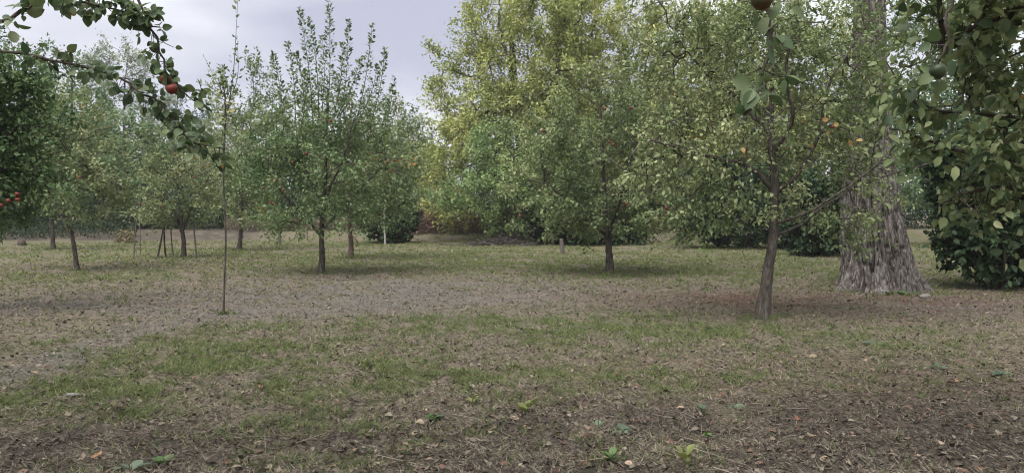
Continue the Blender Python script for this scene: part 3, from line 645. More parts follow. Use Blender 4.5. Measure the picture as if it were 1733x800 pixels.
# --- bushes
def bush(label, px, py, lbs, n, nl, ls, pl, seed, d=None, name='bush', ts=0., tw=.006, sp=.18, up_=.4, **kw):
    b_, dd = PB(px, py, d); rg = np.random.default_rng(seed); h = max(l[3] for l in lbs) * dd / F
    st = [[b_ + [rg.normal() * .15, rg.normal() * .15, 0], b_ + [rg.normal() * h * .35, rg.normal() * h * .35, h * .7], b_ + [rg.normal() * h * .7, rg.normal() * h * .7, h * 1.4]] for _ in range(5)]
    return make_tree(name, label, b_, [b_ + [rg.normal() * .1, 0, h * .7], b_ + [rg.normal() * .3, 0, h * 1.5]], .05, .02, lobes(dd, *lbs), int(n * 1.3), nl, ls * 1.4, pl, stems=st, bark=M_BARKD, seed=seed, shell=.5, cat='bush',
                     trunk_part='stem', twig=tw, spread=sp, tshift=ts - .2, up=up_, wid=.7, **kw)
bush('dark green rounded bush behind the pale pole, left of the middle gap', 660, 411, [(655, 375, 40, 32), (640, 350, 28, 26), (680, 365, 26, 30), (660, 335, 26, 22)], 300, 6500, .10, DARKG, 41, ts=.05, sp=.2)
bush('low bush in shade-deepened dark green behind the trunk of the round apple tree', 1005, 414, [(1000, 385, 75, 30), (1060, 390, 36, 24), (945, 375, 45, 34), (1000, 350, 70, 30)], 520, 9500, .10, DARKG, 42, ts=-.1, sp=.2)
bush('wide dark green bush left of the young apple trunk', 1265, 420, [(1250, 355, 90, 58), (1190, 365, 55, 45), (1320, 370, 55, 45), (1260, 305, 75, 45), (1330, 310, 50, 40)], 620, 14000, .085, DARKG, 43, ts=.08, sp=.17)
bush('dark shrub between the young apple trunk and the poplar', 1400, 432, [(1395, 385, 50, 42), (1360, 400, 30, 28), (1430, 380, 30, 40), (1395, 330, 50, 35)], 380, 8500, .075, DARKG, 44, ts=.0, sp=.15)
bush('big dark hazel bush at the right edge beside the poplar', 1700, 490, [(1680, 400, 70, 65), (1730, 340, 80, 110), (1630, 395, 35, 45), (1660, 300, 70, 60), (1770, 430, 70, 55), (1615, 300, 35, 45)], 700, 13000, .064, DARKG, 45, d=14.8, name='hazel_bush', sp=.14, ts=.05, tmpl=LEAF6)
bush('small brownish shrub on the far grass at left', 213, 411, [(212, 403, 12, 9)], 40, 350, .07, [(0, .06, .055, .03), (1, .16, .13, .08)], 46, sp=.15)

# --- wood behind: a few builds, many trees
def far_tree(label, px, d, h_px, w_px, pl, seed, n=360, nl=9000, ls=.17, ts=0., shape=None, name='broadleaf_tree', tw=.014):
    x = P(px, 0, d)[0]; b_ = np.array([x, d, float(gz(x, d))]); k = d / F; top = h_px; foot = HOR - (b_[2] - EYE) / k
    H = foot - top; L_ = shape or [(0, .42, .5, .3), (-.25, .30, .4, .24), (.28, .33, .38, .25), (.02, .72, .36, .28), (-.2, .58, .3, .2), (.22, .6, .28, .2), (0, .14, .45, .14)]
    return make_tree(name, label, b_, [b_ + [0, 0, H * k * .3], b_ + [w_px * k * .03, 0, H * k * .8]], .22, .06, lobes(d, *[(px + a * w_px, foot - b * H, c_ * w_px, e_ * H) for a, b, c_, e_ in L_]),
        n, nl, ls, pl, seed=seed, shell=.6, spread=ls * 2.5, twig=tw, tshift=ts, clump=.55, group='trees of the wood behind', bark=M_BARKD)
FEATH = [(0, .85, .42, .13), (-.3, .72, .25, .1), (.35, .70, .3, .1), (.1, .55, .4, .12), (-.1, .35, .3, .15)]
far_tree('leafy green tree of the far wood above the leaning left apple tree', 30, 47, 62, 150, GREEN, 51, nl=11000)
far_tree('mid-green tree of the far wood with its top under the overhanging twig', 115, 52, 78, 150, GREEN, 52, ts=.06, nl=11000)
far_tree('pale feathery tree with airy crown rising above the left wood', 205, 62, 72, 130, GREY, 53, n=300, nl=6000, ls=.16, shape=FEATH)
far_tree('fresh green tree low in the left wood, left of the crossed props', 205, 48, 175, 130, GREEN, 54, ts=.12, nl=9500)
far_tree('bluish dark tree far behind the two hanging apples', 315, 75, 150, 90, BLUEG, 55, nl=6000, ls=.2)
far_tree('soft green tree behind the grey-green apple tree', 290, 50, 215, 120, GREEN, 56, ts=.1, nl=8000)
far_tree('pale green tree behind the thin sapling', 370, 54, 180, 120, GREY, 57, ts=-.1, nl=8500)
far_tree('green tree behind the slim narrow-topped apple tree', 470, 50, 190, 140, GREEN, 58, ts=.04, nl=9000)
far_tree('green tree seen through the crown of the tall apple tree', 570, 52, 170, 140, GREEN, 59, ts=.04, nl=9000)
far_tree('green tree right of the tall apple tree at the sky gap', 670, 47, 172, 120, APPLE_G, 60, nl=10000, ls=.15)
far_tree('greyish green tree at the foot of the sky gap', 715, 56, 205, 70, GREY, 61, ts=-.15, nl=5000)
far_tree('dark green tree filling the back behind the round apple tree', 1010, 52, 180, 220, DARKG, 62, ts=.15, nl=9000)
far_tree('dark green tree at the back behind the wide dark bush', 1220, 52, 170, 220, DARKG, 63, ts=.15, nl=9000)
far_tree('green tree at the back beside the poplar trunk', 1420, 50, 120, 200, GREEN, 64, nl=9000)
far_tree('green tree at the back beyond the hazel bush', 1600, 50, 200, 200, GREEN, 65, nl=8000)
far_tree('green tree at the back in the right corner', 1760, 46, 120, 200, GREEN, 66, nl=8000)
far_tree('tall green tree filling the back between the two nearer walnuts', 985, 58, 70, 260, APPLE_G, 68, n=600, nl=13000, ls=.22, ts=-.1)
far_tree('tall green tree filling the back behind the young apple tree', 1220, 58, 70, 260, APPLE_G, 69, n=600, nl=13000, ls=.22, ts=-.1)
far_tree('dark tree at the back left beyond the frame edge', -70, 45, 60, 180, DARKG, 67, ts=.1, nl=8000)

# --- hedge bottoms along the bank: low growth nobody could count
def undergrowth(name, label, x0, x1, d0, d1, hgt, n, ls, palette, seed, cat):
    rg = np.random.default_rng(seed); d = d0 + (d1 - d0) * rg.random(n); px = x0 + (x1 - x0) * rg.random(n); x = (px - CX) / F * d
    hh = hgt * (.35 + .9 * fbm(x * .5, d * .5, seed, 3)); u = rg.random(n) ** .8; z = gz(x, d) + .03 + hh * u
    pos = np.stack([x, d, z], -1); ax = nrm(rg.normal(size=(n, 3)) * .8 + [0, 0, .25]); nr = nrm(rg.normal(size=(n, 3)) + [0, -.3, .5])
    ln = ls * (.6 + .8 * rg.random(n)); v, f, kf = leaves(pos, ax, nr, ln, ln * .5)
    tv = .6 * rg.random(n) + .4 * fbm(x * .9, d * .9, seed + 4, 3)
    o_ = obj(name, mesh(name, v, [f], M_LEAF, np.repeat(pal(tv, palette, .9), kf, 0))); tag(o_, label, cat, kind='stuff')
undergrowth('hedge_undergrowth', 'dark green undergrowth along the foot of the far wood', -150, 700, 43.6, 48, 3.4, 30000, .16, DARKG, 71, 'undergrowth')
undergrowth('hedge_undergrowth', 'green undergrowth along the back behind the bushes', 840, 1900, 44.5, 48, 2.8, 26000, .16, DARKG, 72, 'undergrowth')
undergrowth('bank_shade_growth', 'low growth added as dark tree shade on the bank at far left', -150, 230, 40.5, 43.6, .55, 7000, .12, DARKG, 77, 'undergrowth')  # dark leaves added to imitate the trees' shade along the bank
undergrowth('bramble_bank', 'green brambles above the dry bracken in the middle gap', 680, 900, 44.5, 47, 2.3, 9000, .15, APPLE_G, 73, 'brambles')
undergrowth('dry_bracken', 'red-brown dead bracken on the bank below the walnut', 690, 850, 41.6, 44.4, 1.25, 10000, .15, [(0, .09, .06, .046), (.5, .19, .13, .10), (.85, .28, .20, .155), (1, .17, .19, .09)], 74, 'bracken')
undergrowth('dry_bracken', 'brownish dead plants on the bank behind the left apple trees', 380, 600, 42.5, 44.4, .7, 5000, .13, [(0, .10, .085, .065), (.6, .20, .17, .13), (1, .15, .17, .09)], 75, 'bracken')
undergrowth('dry_bracken', 'brown dead stalks on the bank right of the round apple tree', 1080, 1180, 41.5, 43.5, .5, 2500, .12, [(0, .09, .055, .04), (.6, .20, .13, .09), (1, .17, .17, .09)], 76, 'bracken')

# ------------------------------------------------------------------ trees we stand beneath: branches hanging into view
def branch(parent, base, pts, r0, r1, nl, ls, rg, apples=(), yellow=.02, dens_from=0.0, name='branch'):
    q = catmull(pts, 26); q[1:-1] += rg.normal(size=(24, 3)) * .006
    v, f = tube(q, np.linspace(r0, r1, 26), 7, .12, 3); o_ = obj(name, mesh(name, v - base, [f], M_BARKD, smooth=True), parent)
    i = 0; sp = MB()
    while i < nl:                                         # leaves in small bunches on short side spurs
        tt = dens_from + (1 - dens_from) * (i + rg.random()) / nl; k = min(int(tt * 25), 24); p = q[k] + (q[k + 1] - q[k]) * (tt * 25 - k); td = nrm(q[k + 1] - q[k])
        sd = nrm(np.cross(td, rg.normal(size=3))); L_ = .012 + .085 * rg.random() ** 1.6; tip = p + nrm(sd + td * .6 + np.array([0, 0, -.15])) * L_
        if L_ > .03: v, f = tube([p, (p + tip) / 2 + rg.normal(size=3) * .004, tip], [.0028, .002, .0016], 4); sp.add(v - base, f)
        for _ in range(int(rg.integers(1, 6))):
            ax = nrm(sd * .5 + td * .35 + np.array([0, 0, -.3]) + rg.normal(size=3) * .75); nr = nrm(np.array([0, -.3, .7]) + rg.normal(size=3) * .75); ln = ls * (.55 + .75 * rg.random())
            one_leaf(o_, tip + ax * ln * .26 - base, ax, nr, ln, rg, M_YLEAF if rg.random() < yellow else M_BIGLEAF); i += 1
    if sp.n: obj('spurs', sp.build('spurs', M_BARKD, col=False), o_)['kind'] = 'stuff'
    for ap in apples:
        a_ = obj('apple', AP_MESH[ap[1]], o_); a_.location = np.asarray(ap[0]) - base; a_.scale = (ap[2],) * 3; a_.rotation_euler = (rg.normal() * .3, rg.normal() * .3, rg.random() * 6)
    return q

def overhang_left():
    rg = np.random.default_rng(91); x, y = -4.7, 3.9; base = np.array([x, y, float(gz(x, y))]); d = 4.1
    t0 = tag(empty('apple_tree', base), 'apple tree whose leafy branches with two ripe apples hang in at top left', 'tree')
    tp = catmull([base - [0, 0, .1], base + [.05, 0, .8], base + [.1, .05, 1.5], base + [.2, 0, 2.3]], 14); v, f = tube(tp, np.linspace(.14, .09, 14), 10, .12, 1); obj('trunk', mesh('trunk', v - base, [f], M_BARK, smooth=True), t0)
    fk = tp[-1]
    for a, b_ in (((-260, 60), (-60, 78)), ((-200, 60), (0, 40))): pass
    branch(t0, base, [fk, P(-350, 60, d), P(-150, 70, d), P(0, 88, d), P(60, 96, d), P(130, 112, d), P(190, 128, d), P(240, 155, d), P(280, 185, d), P(305, 215, d), P(325, 242, d), P(380, 252, d)], .010, .0035, 260, .052, rg, yellow=.01, dens_from=.33)
    branch(t0, base, [fk, P(-260, 120, d - .3), P(-60, 60, d - .3), P(0, 38, d - .3), P(60, 4, d - .3), P(110, -30, d - .2)], .013, .008, 40, .066, rg, dens_from=.5)
    branch(t0, base, [fk, P(-200, 0, d + .2), P(-20, -20, d + .2), P(80, -6, d + .1), P(160, 8, d), P(215, 22, d), P(252, 36, d)], .011, .003, 230, .052, rg, dens_from=.45)
    branch(t0, base, [fk, P(-150, -110, d), P(60, -110, d), P(190, -60, d), P(232, 0, d), P(252, 40, d), P(268, 75, d), P(277, 108, d), P(284, 130, d), P(312, 158, d), P(344, 180, d)], .010, .003, 100, .054, rg, dens_from=.52,
           apples=[(P(279, 136, d - .03), 0, .85), (P(291, 151, d - .05), 0, .9)])
    tips = in_blobs(rg, 120, [(fk + [0, 0, 1.2], np.array([1.4, 1.6, .8]), 1)], .5); pts, par, _ = grow(rg, tp[-3:], tips, .3); g = np.arange(3, len(pts)); mb = MB(); v, f = prisms(pts[par[g]], pts[g], np.full(len(g), .012), np.full(len(g), .007)); mb.add(v, f)
    obj('twigs', mb.build('twigs', M_BARKD, off=base, col=False), t0)['kind'] = 'stuff'
    n = 3000; pos = tips[rg.integers(0, 120, n)] + rg.normal(size=(n, 3)) * .13; v, f, kf = leaves(pos, nrm(rg.normal(size=(n, 3)) + [0, 0, -.3]), nrm(rg.normal(size=(n, 3)) * .7 + [0, 0, 1]), .064 * (.7 + .6 * rg.random(n)), np.full(n, .038), LEAF8)
    obj('crown', mesh('crown', v - base, [f], M_LEAF, np.repeat(pal(rg.random(n), APPLE), kf, 0)), t0)['kind'] = 'stuff'
overhang_left()

def overhang_right():
    rg = np.random.default_rng(93); d = 5.0; x, y = 4.9, 5.2; base = np.array([x, y, float(gz(x, y))])
    t0 = make_tree('apple_tree', 'apple tree whose dense big-leaved branches hang in along the right edge', base, [base + [0, 0, .8], base + [-.1, 0, 1.4], base + [-.25, -.1, 2.2], base + [-.5, -.2, 3.0]], .15, .05,
        lobes(d, (1700, 90, 100, 90), (1650, 210, 95, 65), (1710, 320, 75, 60), (1560, 130, 50, 60), (1590, 230, 60, 45), (1640, 20, 90, 50), (1800, 220, 110, 160), (1620, 330, 40, 40, .2, 40, .5), (1530, 190, 40, 35), (1800, 0, 130, 90), (1740, -120, 200, 110, -.6)),
        640, 5200, .050, APPLE_G, limbs=[(line(d, (2000, 160), (1880, 190), (1760, 197), (1700, 197), (1620, 190), (1565, 184), (1525, 150), (1500, 105)), .016, .004),
            (line(d, (2010, 240), (1880, 280), (1780, 275), (1690, 268), (1620, 255), (1550, 230), (1505, 218)), .022, .005),
            (line(d, (1990, 60), (1850, 30), (1750, 40), (1680, 45), (1610, 70), (1570, 100)), .016, .004), (line(d, (2010, 320), (1850, 330), (1730, 318), (1640, 325), (1590, 345)), .022, .005)],
        tshift=.14, seed=94, shell=.35, twig=.0035, spread=.10, tmpl=LEAF8, big_leaves=(260, 1470, 1733), up=.05, bark=M_BARKD, wid=.66)
    q0 = base + [-.5, -.2, 3.0]
    ah = P(1300, -190, 2.4)
    branch(t0, base, [q0, q0 + [-1.2, -1.2, .3], P(1500, -210, 2.5), P(1330, -120, 2.35), P(1302, -20, 2.3), P(1303, 40, 2.3), P(1300, 95, 2.3), P(1286, 140, 2.3), P(1268, 190, 2.3)], .012, .0025, 26, .05, rg, dens_from=.60, yellow=0,
           apples=[(P(1289, 1, 2.24), 1, .95)])
    branch(t0, base, [q0, q0 + [-.8, -1.5, .3], P(1700, -160, 2.5), P(1625, -60, 2.4), P(1606, 20, 2.4), P(1598, 80, 2.4), P(1582, 112, 2.4)], .009, .003, 9, .05, rg, dens_from=.78, yellow=0, apples=[(P(1588, 122, 2.36), 2, .72)])
    for px, py, dd_, ln in ((1318, 22, 2.25, .055), (1340, 28, 2.28, .06), (1302, 44, 2.3, .055), (1276, 36, 2.3, .05), (1268, -8, 2.3, .05), (1575, 108, 2.38, .055), (1604, 118, 2.4, .055), (1580, 140, 2.36, .05), (1598, 150, 2.38, .045), (1560, 125, 2.4, .045)):
        one_leaf(t0, P(px, py - 14, dd_) - base, rg.normal(size=3) * [.6, .3, .3] + [0, 0, -.6], (rg.normal() * .5, -.8, .5), ln, rg, M_BIGLEAF)

overhang_right()

# ------------------------------------------------------------------ poles, props, thin stems
def pole(name, label, pts, r, mat, cat, group=None, taper=.8):
    p = np.asarray(pts, float); b_ = p[0].copy(); b_[2] = float(gz(b_[0], b_[1])); p[0] = b_ - [0, 0, .08]
    q = catmull(p, 12); v, f = tube(q, np.linspace(r, r * taper, 12), 8, .08, 4); n = len(v); m_ = MB(); m_.add(v - b_, f)
    m_.add(np.vstack([v[-8:], [q[-1] + [0, 0, r * .2]]]) - b_, np.array([[i, (i + 1) % 8, 8] for i in range(8)]))
    o_ = obj(name, m_.build(name, mat, True, col=False), None, b_); return tag(o_, label, cat, group)
d = GD(411) - 1.9; pole('wooden_pole', 'pale straight pole standing before the rounded dark bush', line(d, (652, 412), (651, 380), (650, 349)), .055, M_POST, 'pole')
d = GD(411) + .2; pole('bent_stump', 'short bent brown stub beside the rounded dark bush', line(d, (681, 411), (683, 406), (681, 401), (676, 400)), .10, M_BARKR, 'stump')
d = GD(435); pole('wooden_prop', 'dark prop leaning right, left one of the crossed pair', line(d, (266, 436), (272, 410), (279, 372)), .033, M_BARKD, 'prop')
d += .12; pole('wooden_prop', 'dark prop leaning left, right one of the crossed pair', line(d, (281, 436), (278, 405), (279, 365)), .033, M_BARKD, 'prop')
for lb, px, py, pts_, r in (('thin bare stem left of the crossed props, leftmost of two', 226, 437, ((228, 410), (231, 370), (233, 330)), .018), ('thin bare stem left of the crossed props, rightmost of two', 238, 428, ((237, 400), (236, 365), (236, 330)), .02),
        ('thin grey stem between crossed props and dark trunk', 294, 436, ((291, 415), (289, 385), (288, 340)), .026), ('thin grey stem right of the dark-trunked apple tree', 332, 437, ((331, 415), (328, 385), (329, 350)), .03),
        ('thin pale stake standing left of the tall apple tree', 474, 411, ((473, 395), (471, 372)), .07), ('thin pale stem in the gap left of the tall apple trunk', 520, 408, ((520, 395), (519, 378)), .035)):
    dd = GD(py); pole('thin_stem', lb, line(dd, (px, py), *pts_), r, M_POSTD, 'stem')
d = GD(430); pole('sawn_stump', 'short grey stump left of the round apple trunk', line(d, (952, 431), (951, 418), (950, 404)), .08, M_POSTD, 'stump', taper=.9)

def lump(name, label, px, py, sx, sy, sz, mat, cat, seed, parent=None):
    p, d_ = PB(px, py); rg = np.random.default_rng(seed); th = np.linspace(0, 2 * math.pi, 14, endpoint=False); ph = np.linspace(-1.3, 1.45, 8)
    T, H = np.meshgrid(th, ph); n = np.stack([np.cos(T) * np.cos(H), np.sin(T) * np.cos(H), np.sin(H)], -1).reshape(-1, 3)
    r = .8 + .45 * noise3(*(n * 1.6 + seed).T, seed); v = n * r[:, None] * [sx, sy, sz]; i = np.arange(7)[:, None] * 14; j = np.arange(14)[None]; k = (j + 1) % 14
    f = np.stack([i + j, i + k, i + 14 + k, i + 14 + j], -1).reshape(-1, 4); m_ = MB(); m_.add(v, f)
    for o0 in (0, 98):
        m_.add(np.vstack([v[o0:o0 + 14], [v[o0:o0 + 14].mean(0)]]), np.array([[q, (q + 1) % 14, 14] for q in range(14)]))
    o_ = obj(name, m_.build(name, mat, True, col=False), None, (p[0], p[1], float(gz(p[0], p[1])) + sz * .35)); return tag(o_, label, cat)
lump('stone', 'pale flat stone in the grass at lower left', 124, 674, .055, .035, .014, M_STONE, 'stone', 3)
lump('stone', 'small pale stone at the right root of the poplar', 1566, 503, .10, .07, .05, M_STONE, 'stone', 5)
lump('stone', 'small tan stone at the left foot of the poplar', 1460, 501, .07, .06, .04, M_STONE, 'stone', 6)
lump('tree_stump', 'small black stump on the far grass at left edge', 37, 416, .19, .17, .22, M_BARKD, 'stump', 9)

def brush_heap():
    rg = np.random.default_rng(5); p, d_ = PB(846, 416, 34.3); n = 260; a = rg.random(n) * 6.28; r = np.abs(rg.normal(size=n)) * .75
    c = np.stack([p[0] + r * np.cos(a) * 1.3, p[1] + r * np.sin(a) * .6, np.zeros(n)], -1); c[:, 2] = gz(c[:, 0], c[:, 1]) + rg.random(n) * .42 * np.exp(-r)
    t_ = nrm(rg.normal(size=(n, 3)) * [1, 1, .35]); ln = (.25 + .5 * rg.random(n))[:, None]; m_ = MB(); v, f = prisms(c - t_ * ln / 2, c + t_ * ln / 2, np.full(n, .025), np.full(n, .012)); m_.add(v - p, f)
    tag(obj('brush_heap', m_.build('brush_heap', M_POSTD, col=False), None, p), 'heap of grey cut twigs round the foot of the many-stemmed tree', 'brush heap', kind='stuff')
brush_heap()

# ------------------------------------------------------------------ what lies and grows on the ground
def scatter(rg, n, r0, r1, half=40):
    r = r0 * (r1 / r0) ** rg.random(n); a = np.radians((rg.random(n) * 2 - 1) * half); return r * np.sin(a), r * np.cos(a), r
LITTER = [(0, .037, .031, .026), (.25, .080, .068, .055), (.5, .147, .126, .100), (.75, .244, .212, .166), (.93, .34, .30, .24), (1, .42, .39, .35)]
REDL = [(0, .060, .036, .027), (.5, .145, .088, .066), (.85, .23, .155, .115), (1, .34, .27, .20)]
def litter():
    rg = np.random.default_rng(101); mb = MB()
    n = 100000; x, y, r = scatter(rg, n, 3.4, 30); g, tr, dk, rd = zones(x, y); keep = rg.random(n) < np.clip(1 - .6 * tr - .45 * g * (r > 9), .15, 1) * (.45 + .55 * sm(.35, .6, fbm(x * 3.6, y * 3.6, 23, 3))); x, y, r, g, tr, dk, rd = (q[keep] for q in (x, y, r, g, tr, dk, rd)); n = len(x)
    ln = (.010 + .034 * rg.random(n) ** 3) * (.9 + r / 18); a = rg.random(n) * 6.28; tilt = rg.normal(size=n) * .5
    ax = np.stack([np.cos(a), np.sin(a), tilt], -1); nr = nrm(rg.normal(size=(n, 3)) * .7 + [0, 0, 1]); z = gz(x, y) + .004 + np.abs(tilt) * ln * .4 + rg.random(n) * .008
    v, f, kf = leaves(np.stack([x, y, z], -1), ax, nr, ln, ln * (.25 + .5 * rg.random(n)), LEAF4)
    tv = np.clip(.06 + .72 * rg.random(n) ** 1.35 - .15 * dk, 0, 1); c = pal(tv, LITTER, .84); c = np.where((rg.random(n) < rd * .5)[:, None], pal(rg.random(n), REDL, .95), c)
    lum = c.mean(1, keepdims=True) * [1.0, .985, .97]; c = c + (lum - c) * (tr * .5)[:, None]
    mb.add(v, f, np.repeat(c, kf, 0))
    n = 330000; x, y, r = scatter(rg, n, 3.4, 26); g, tr, dk, rd = zones(x, y); keep = rg.random(n) < np.clip(1 - .6 * tr, .2, 1); x, y, r, g, tr, dk, rd = (q[keep] for q in (x, y, r, g, tr, dk, rd)); n = len(x)
    ln = (.018 + .05 * rg.random(n) ** 1.5) * (.9 + r / 25); a = rg.random(n) * 6.28; tilt = np.abs(rg.normal(size=n)) * .38; ax = np.stack([np.cos(a), np.sin(a), tilt], -1)
    wd = (.0030 + .0040 * rg.random(n)) * (.7 + r / 10); z = gz(x, y) + .004 + rg.random(n) * .01
    v, f, kf = leaves(np.stack([x, y, z], -1), ax, nrm(rg.normal(size=(n, 3)) * .3 + [0, 0, 1]), ln, wd, LEAF3)
    tv = np.clip(.08 + .78 * rg.random(n) ** 1.15 - .15 * dk, 0, 1); c = pal(tv, LITTER, .84); c = np.where((rg.random(n) < g * .55)[:, None], c * [.72, .92, .55], c); c = np.where((rg.random(n) < rd * .35)[:, None], pal(rg.random(n), REDL, .95), c)
    lum = c.mean(1, keepdims=True) * [1.0, .985, .97]; c = c + (lum - c) * (tr * .5)[:, None]
    mb.add(v, f, np.repeat(c, kf, 0))
    n = 3600; x, y, r = scatter(rg, n, 3.4, 16); g, tr, dk, rd = zones(x, y); keep = rg.random(n) < .35 + .65 * np.maximum(dk, rd); x, y, r = x[keep], y[keep], r[keep]; n = len(x)
    a = rg.random(n) * 6.28; ax = np.stack([np.cos(a), np.sin(a), rg.normal(size=n) * .25], -1); ln = .035 + .035 * rg.random(n)
    v, f, kf = leaves(np.stack([x, y, gz(x, y) + .012 + .012 * rg.random(n)], -1), ax, nrm(rg.normal(size=(n, 3)) * .5 + [0, 0, 1]), ln, ln * (.45 + .3 * rg.random(n)), LEAF8)
    mb.add(v, f, np.repeat(np.where(rg.random(n)[:, None] < .3, pal(rg.random(n), REDL, .9), pal(.05 + .72 * rg.random(n) ** 1.7, LITTER, .85)), kf, 0))
    n = 500; x, y, r = scatter(rg, n, 3.4, 22); a = rg.random(n) * 6.28; ln = .06 + .2 * rg.random(n) ** 2; t_ = np.stack([np.cos(a) * ln, np.sin(a) * ln, rg.normal(size=n) * .012], -1); p = np.stack([x, y, gz(x, y) + .016], -1)
    v, f = prisms(p - t_, p + t_, .002 + .003 * rg.random(n), np.full(n, .002)); mb.add(v, f, np.repeat(pal(.2 + .6 * rg.random(n), LITTER, .8), 4, 0))
    tag(obj('leaf_litter', mb.build('leaf_litter', M_LITTER)), 'brown dead leaves and dry grass bits strewn over the ground', 'leaf litter', kind='stuff')
litter()
GRASS = [(0, .044, .074, .022), (.4, .084, .124, .040), (.75, .135, .172, .066), (1, .22, .226, .115)]
def grass():
    rg = np.random.default_rng(102); n = 190000; x, y, r = scatter(rg, n, 3.4, 44); g, tr, dk, rd = zones(x, y)
    keep = rg.random(n) < np.clip(g * 1.25 - .06, .02, 1) * (.25 + .9 * sm(.42, .6, fbm(x * 3.1, y * 3.1, 41, 3))); x, y, r, g = (q[keep] for q in (x, y, r, g)); 
    for bx_, by_, r_ in BASES + [(POP[0], POP[1], .75)]:
        if by_ > 40 or by_ < 3: continue
        q = int(26 + 160 * r_); a = rg.random(q) * 6.28; rr = r_ * 1.25 + np.abs(rg.normal(size=q)) * .13
        x = np.concatenate([x, bx_ + rr * np.cos(a)]); y = np.concatenate([y, by_ + rr * np.sin(a)]); r = np.concatenate([r, np.full(q, by_ * 1.35)]); g = np.concatenate([g, np.ones(q)])
    n = len(x); nb = 5; k = np.repeat(np.arange(n), nb); m = len(k)
    far = np.clip(r[k] / 12, .55, 3); bx = x[k] + rg.normal(size=m) * .014 * far; by = y[k] + rg.normal(size=m) * .014 * far; hgt = (.022 + .052 * rg.random(m)) * np.clip(.8 + r[k] / 40, .9, 1.6); lean = rg.normal(size=(m, 2)) * hgt[:, None] * .75
    wd = (.0024 + .0022 * rg.random(m)) * far * 1.5; a = rg.random(m) * 3.14; bz = gz(bx, by) - .003
    p0 = np.stack([bx - np.cos(a) * wd, by - np.sin(a) * wd, bz], -1); p1 = np.stack([bx + np.cos(a) * wd, by + np.sin(a) * wd, bz], -1); p2 = np.stack([bx + lean[:, 0], by + lean[:, 1], bz + hgt], -1)
    v = np.stack([p0, p1, p2], 1).reshape(-1, 3); f = np.arange(m * 3).reshape(-1, 3); tv = np.clip(.55 * rg.random(m) + .45 * rg.random(n)[k] + .12 * (r[k] > 16), 0, 1)
    c = pal(tv, GRASS, .95); dry = rg.random(m) < .16; c[dry] = c[dry] * [1.7, 1.25, 1.6]
    tag(obj('grass', mesh('grass', v, [f], M_GRASS, c)), 'short patchy green grass over the orchard floor', 'grass', kind='stuff')
grass()

# --- single leaves and weeds one can point at
rgL = np.random.default_rng(111)
M_ORANGE = leaf_big('fallen_leaf_orange', (.20, .085, .04), (.27, .13, .06), (.32, .19, .10))
M_REDLEAF = leaf_big('fallen_leaf_red', (.10, .028, .022), (.15, .045, .032), (.2, .08, .05))
M_WEED = leaf_big('weed_leaf', (.035, .075, .02), (.06, .115, .034), (.10, .16, .05))
M_WEEDB = leaf_big('weed_leaf_bluish', (.05, .08, .05), (.085, .12, .075), (.14, .18, .115))
M_WEEDY = leaf_big('weed_leaf_yellow', (.09, .115, .03), (.14, .165, .045), (.20, .21, .07))
for lb, px, py, ln, mt in (
    ('pale cream fallen leaf on dark litter at lower right', 1370, 757, .085, M_DRYLEAF), ('pale fallen leaf lying far right near the bottom edge', 1690, 727, .075, M_DRYLEAF), ('orange-brown fallen leaf on dark litter right of centre', 1347, 719, .07, M_ORANGE),
    ('tan fallen leaf just right of the orange-brown one', 1537, 743, .07, M_DRYLEAF), ('orange fallen leaf at the right above the pale one', 1622, 648, .09, M_ORANGE), ('red fallen leaf in the litter near the bluish rosette', 1229, 672, .075, M_REDLEAF),
    ('tan fallen leaf by the grass at bottom left of centre', 432, 757, .085, M_DRYLEAF), ('orange fallen leaf on the grass in the left foreground', 216, 688, .08, M_ORANGE), ('orange fallen leaf near the bottom left corner', 162, 768, .085, M_ORANGE),
    ('tan fallen leaf on dark soil at the bottom left', 460, 790, .07, M_DRYLEAF), ('pale fallen leaf beside the bright round-leaved weed', 704, 717, .07, M_DRYLEAF), ('small red leaf on the pale grass left of centre', 521, 616, .08, M_REDLEAF),
    ('pale tan leaf in the middle of the foreground litter', 862, 722, .085, M_DRYLEAF), ('tan leaf in the litter behind the red fallen one', 1330, 683, .075, M_DRYLEAF), ('small tan leaf under the young apple tree at right', 1407, 670, .07, M_DRYLEAF),
    ('pale leaf on the straw right of the young apple trunk', 1383, 602, .09, M_DRYLEAF), ('rusty leaf near the bottom right corner', 1660, 795, .075, M_ORANGE), ('tan leaf at the bottom edge right of centre', 1388, 786, .065, M_DRYLEAF)):
    p, d_ = PB(px, py); p[2] += .035; a = rgL.random() * 6.28
    o_ = one_leaf(None, p, (math.cos(a), math.sin(a), .1), (rgL.normal() * .3, -.35, 1), ln, rgL, mt, 'fallen_leaf'); tag(o_, lb, 'leaf', 'fallen leaves on the orchard floor')
def weed(lb, px, py, nl, ln, mt, upr, seed):
    p, d_ = PB(px, py); rg = np.random.default_rng(seed); t0 = tag(empty('weed', p), lb, 'weed', 'weeds in the foreground'); sv, sf = tube([(0, 0, -.02), (.002, 0, .02 + .05 * upr), (.004, .002, .03 + .09 * upr)], [.004, .003, .002], 5)
    obj('stem', mesh('stem', sv, [sf], M_WEED, smooth=True), t0)
    for i in range(nl):
        a = i * 2.4 + rg.random() * .6; e_ = upr + .25 * rg.random(); ax = (math.cos(a), math.sin(a), e_)
        o_ = one_leaf(t0, (math.cos(a) * ln * (.2 if nl < 20 else 3.2 * rg.random()), math.sin(a) * ln * (.2 if nl < 20 else 1.2 * rg.random()), .025 + .06 * upr * rg.random()), ax, (-math.cos(a) * e_, -math.sin(a) * e_, 1), ln * (.7 + .5 * rg.random()), rg, mt)
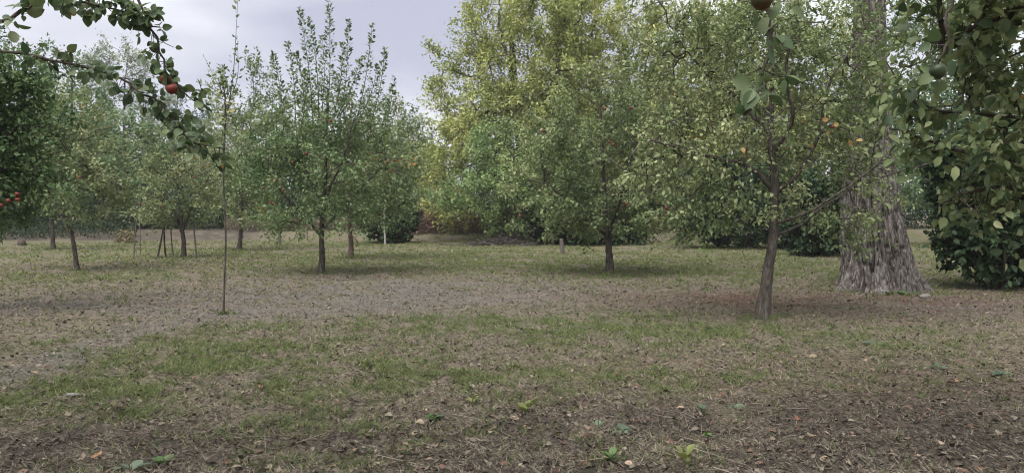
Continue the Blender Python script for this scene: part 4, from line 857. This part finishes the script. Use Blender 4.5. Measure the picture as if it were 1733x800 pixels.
for w_ in (('bright green round-leaved weed left of centre in the foreground', 733, 714, 9, .062, M_WEED, .35, 1), ('bluish-green flat rosette right of centre near the bottom', 1048, 735, 8, .085, M_WEEDB, .2, 2), ('yellow-green upright weed in the middle foreground', 893, 706, 6, .08, M_WEEDY, 1.4, 3),
           ('two-leaved green seedling on bare dark litter', 1188, 712, 4, .06, M_WEEDB, .5, 4), ('tiny round green seedling at the bottom right of centre', 1196, 737, 4, .045, M_WEED, .3, 5), ('bright green weed at the bottom left', 275, 787, 9, .07, M_WEED, .5, 6),
           ('green weed clump at the very bottom right of centre', 1035, 790, 9, .06, M_WEED, .7, 7), ('bluish weed left of the flat rosette', 1012, 725, 4, .06, M_WEEDB, .8, 8), ('broad blue-green leaf tuft at the bottom left edge', 222, 797, 5, .09, M_WEEDB, .4, 9),
           ('small grey-green rosette on the grass before the poplar', 1477, 582, 7, .11, M_WEEDB, .25, 10), ('pale rosette in the litter near the right edge', 1585, 622, 7, .09, M_WEEDB, .25, 11), ('flat green weed at the right edge of the litter', 1697, 637, 6, .09, M_WEEDB, .2, 12),
           ('spreading green weed above the two-leaved seedling', 1245, 688, 7, .08, M_WEEDB, .25, 13), ('yellow-green sprout at the bottom edge right of centre', 1160, 795, 5, .07, M_WEEDY, 1.5, 14), ('light green sprout in the middle, left of the yellow-green one', 800, 688, 6, .06, M_WEEDY, .8, 15),
           ('green plant growing at the foot of the poplar', 1522, 500, 44, .075, M_BIGLEAF, .8, 16)):
    weed(*w_)

# ------------------------------------------------------------------ the air: a thin even haze over the whole orchard
def haze():
    m = bpy.data.materials.new('haze_air'); m.use_nodes = True; t_ = m.node_tree; t_.nodes.clear()
    o_ = t_.nodes.new('ShaderNodeOutputMaterial'); pv = t_.nodes.new('ShaderNodeVolumePrincipled')
    pv.inputs['Color'].default_value = (.93, .95, 1.0, 1); pv.inputs['Density'].default_value = HAZE; pv.inputs['Anisotropy'].default_value = .0
    t_.links.new(pv.outputs[0], o_.inputs['Volume'])
    x, y0, y1, z0, z1 = 330, -330, 330, -3, 28
    v = [(a, b_, c_) for a in (-x, x) for b_ in (y0, y1) for c_ in (z0, z1)]
    f = [(0, 1, 3, 2), (4, 6, 7, 5), (0, 4, 5, 1), (2, 3, 7, 6), (0, 2, 6, 4), (1, 5, 7, 3)]
    tag(obj('haze', mesh('haze', np.array(v, float), [np.array(f)], m)), kind='stuff')
HAZE = .00045
haze()
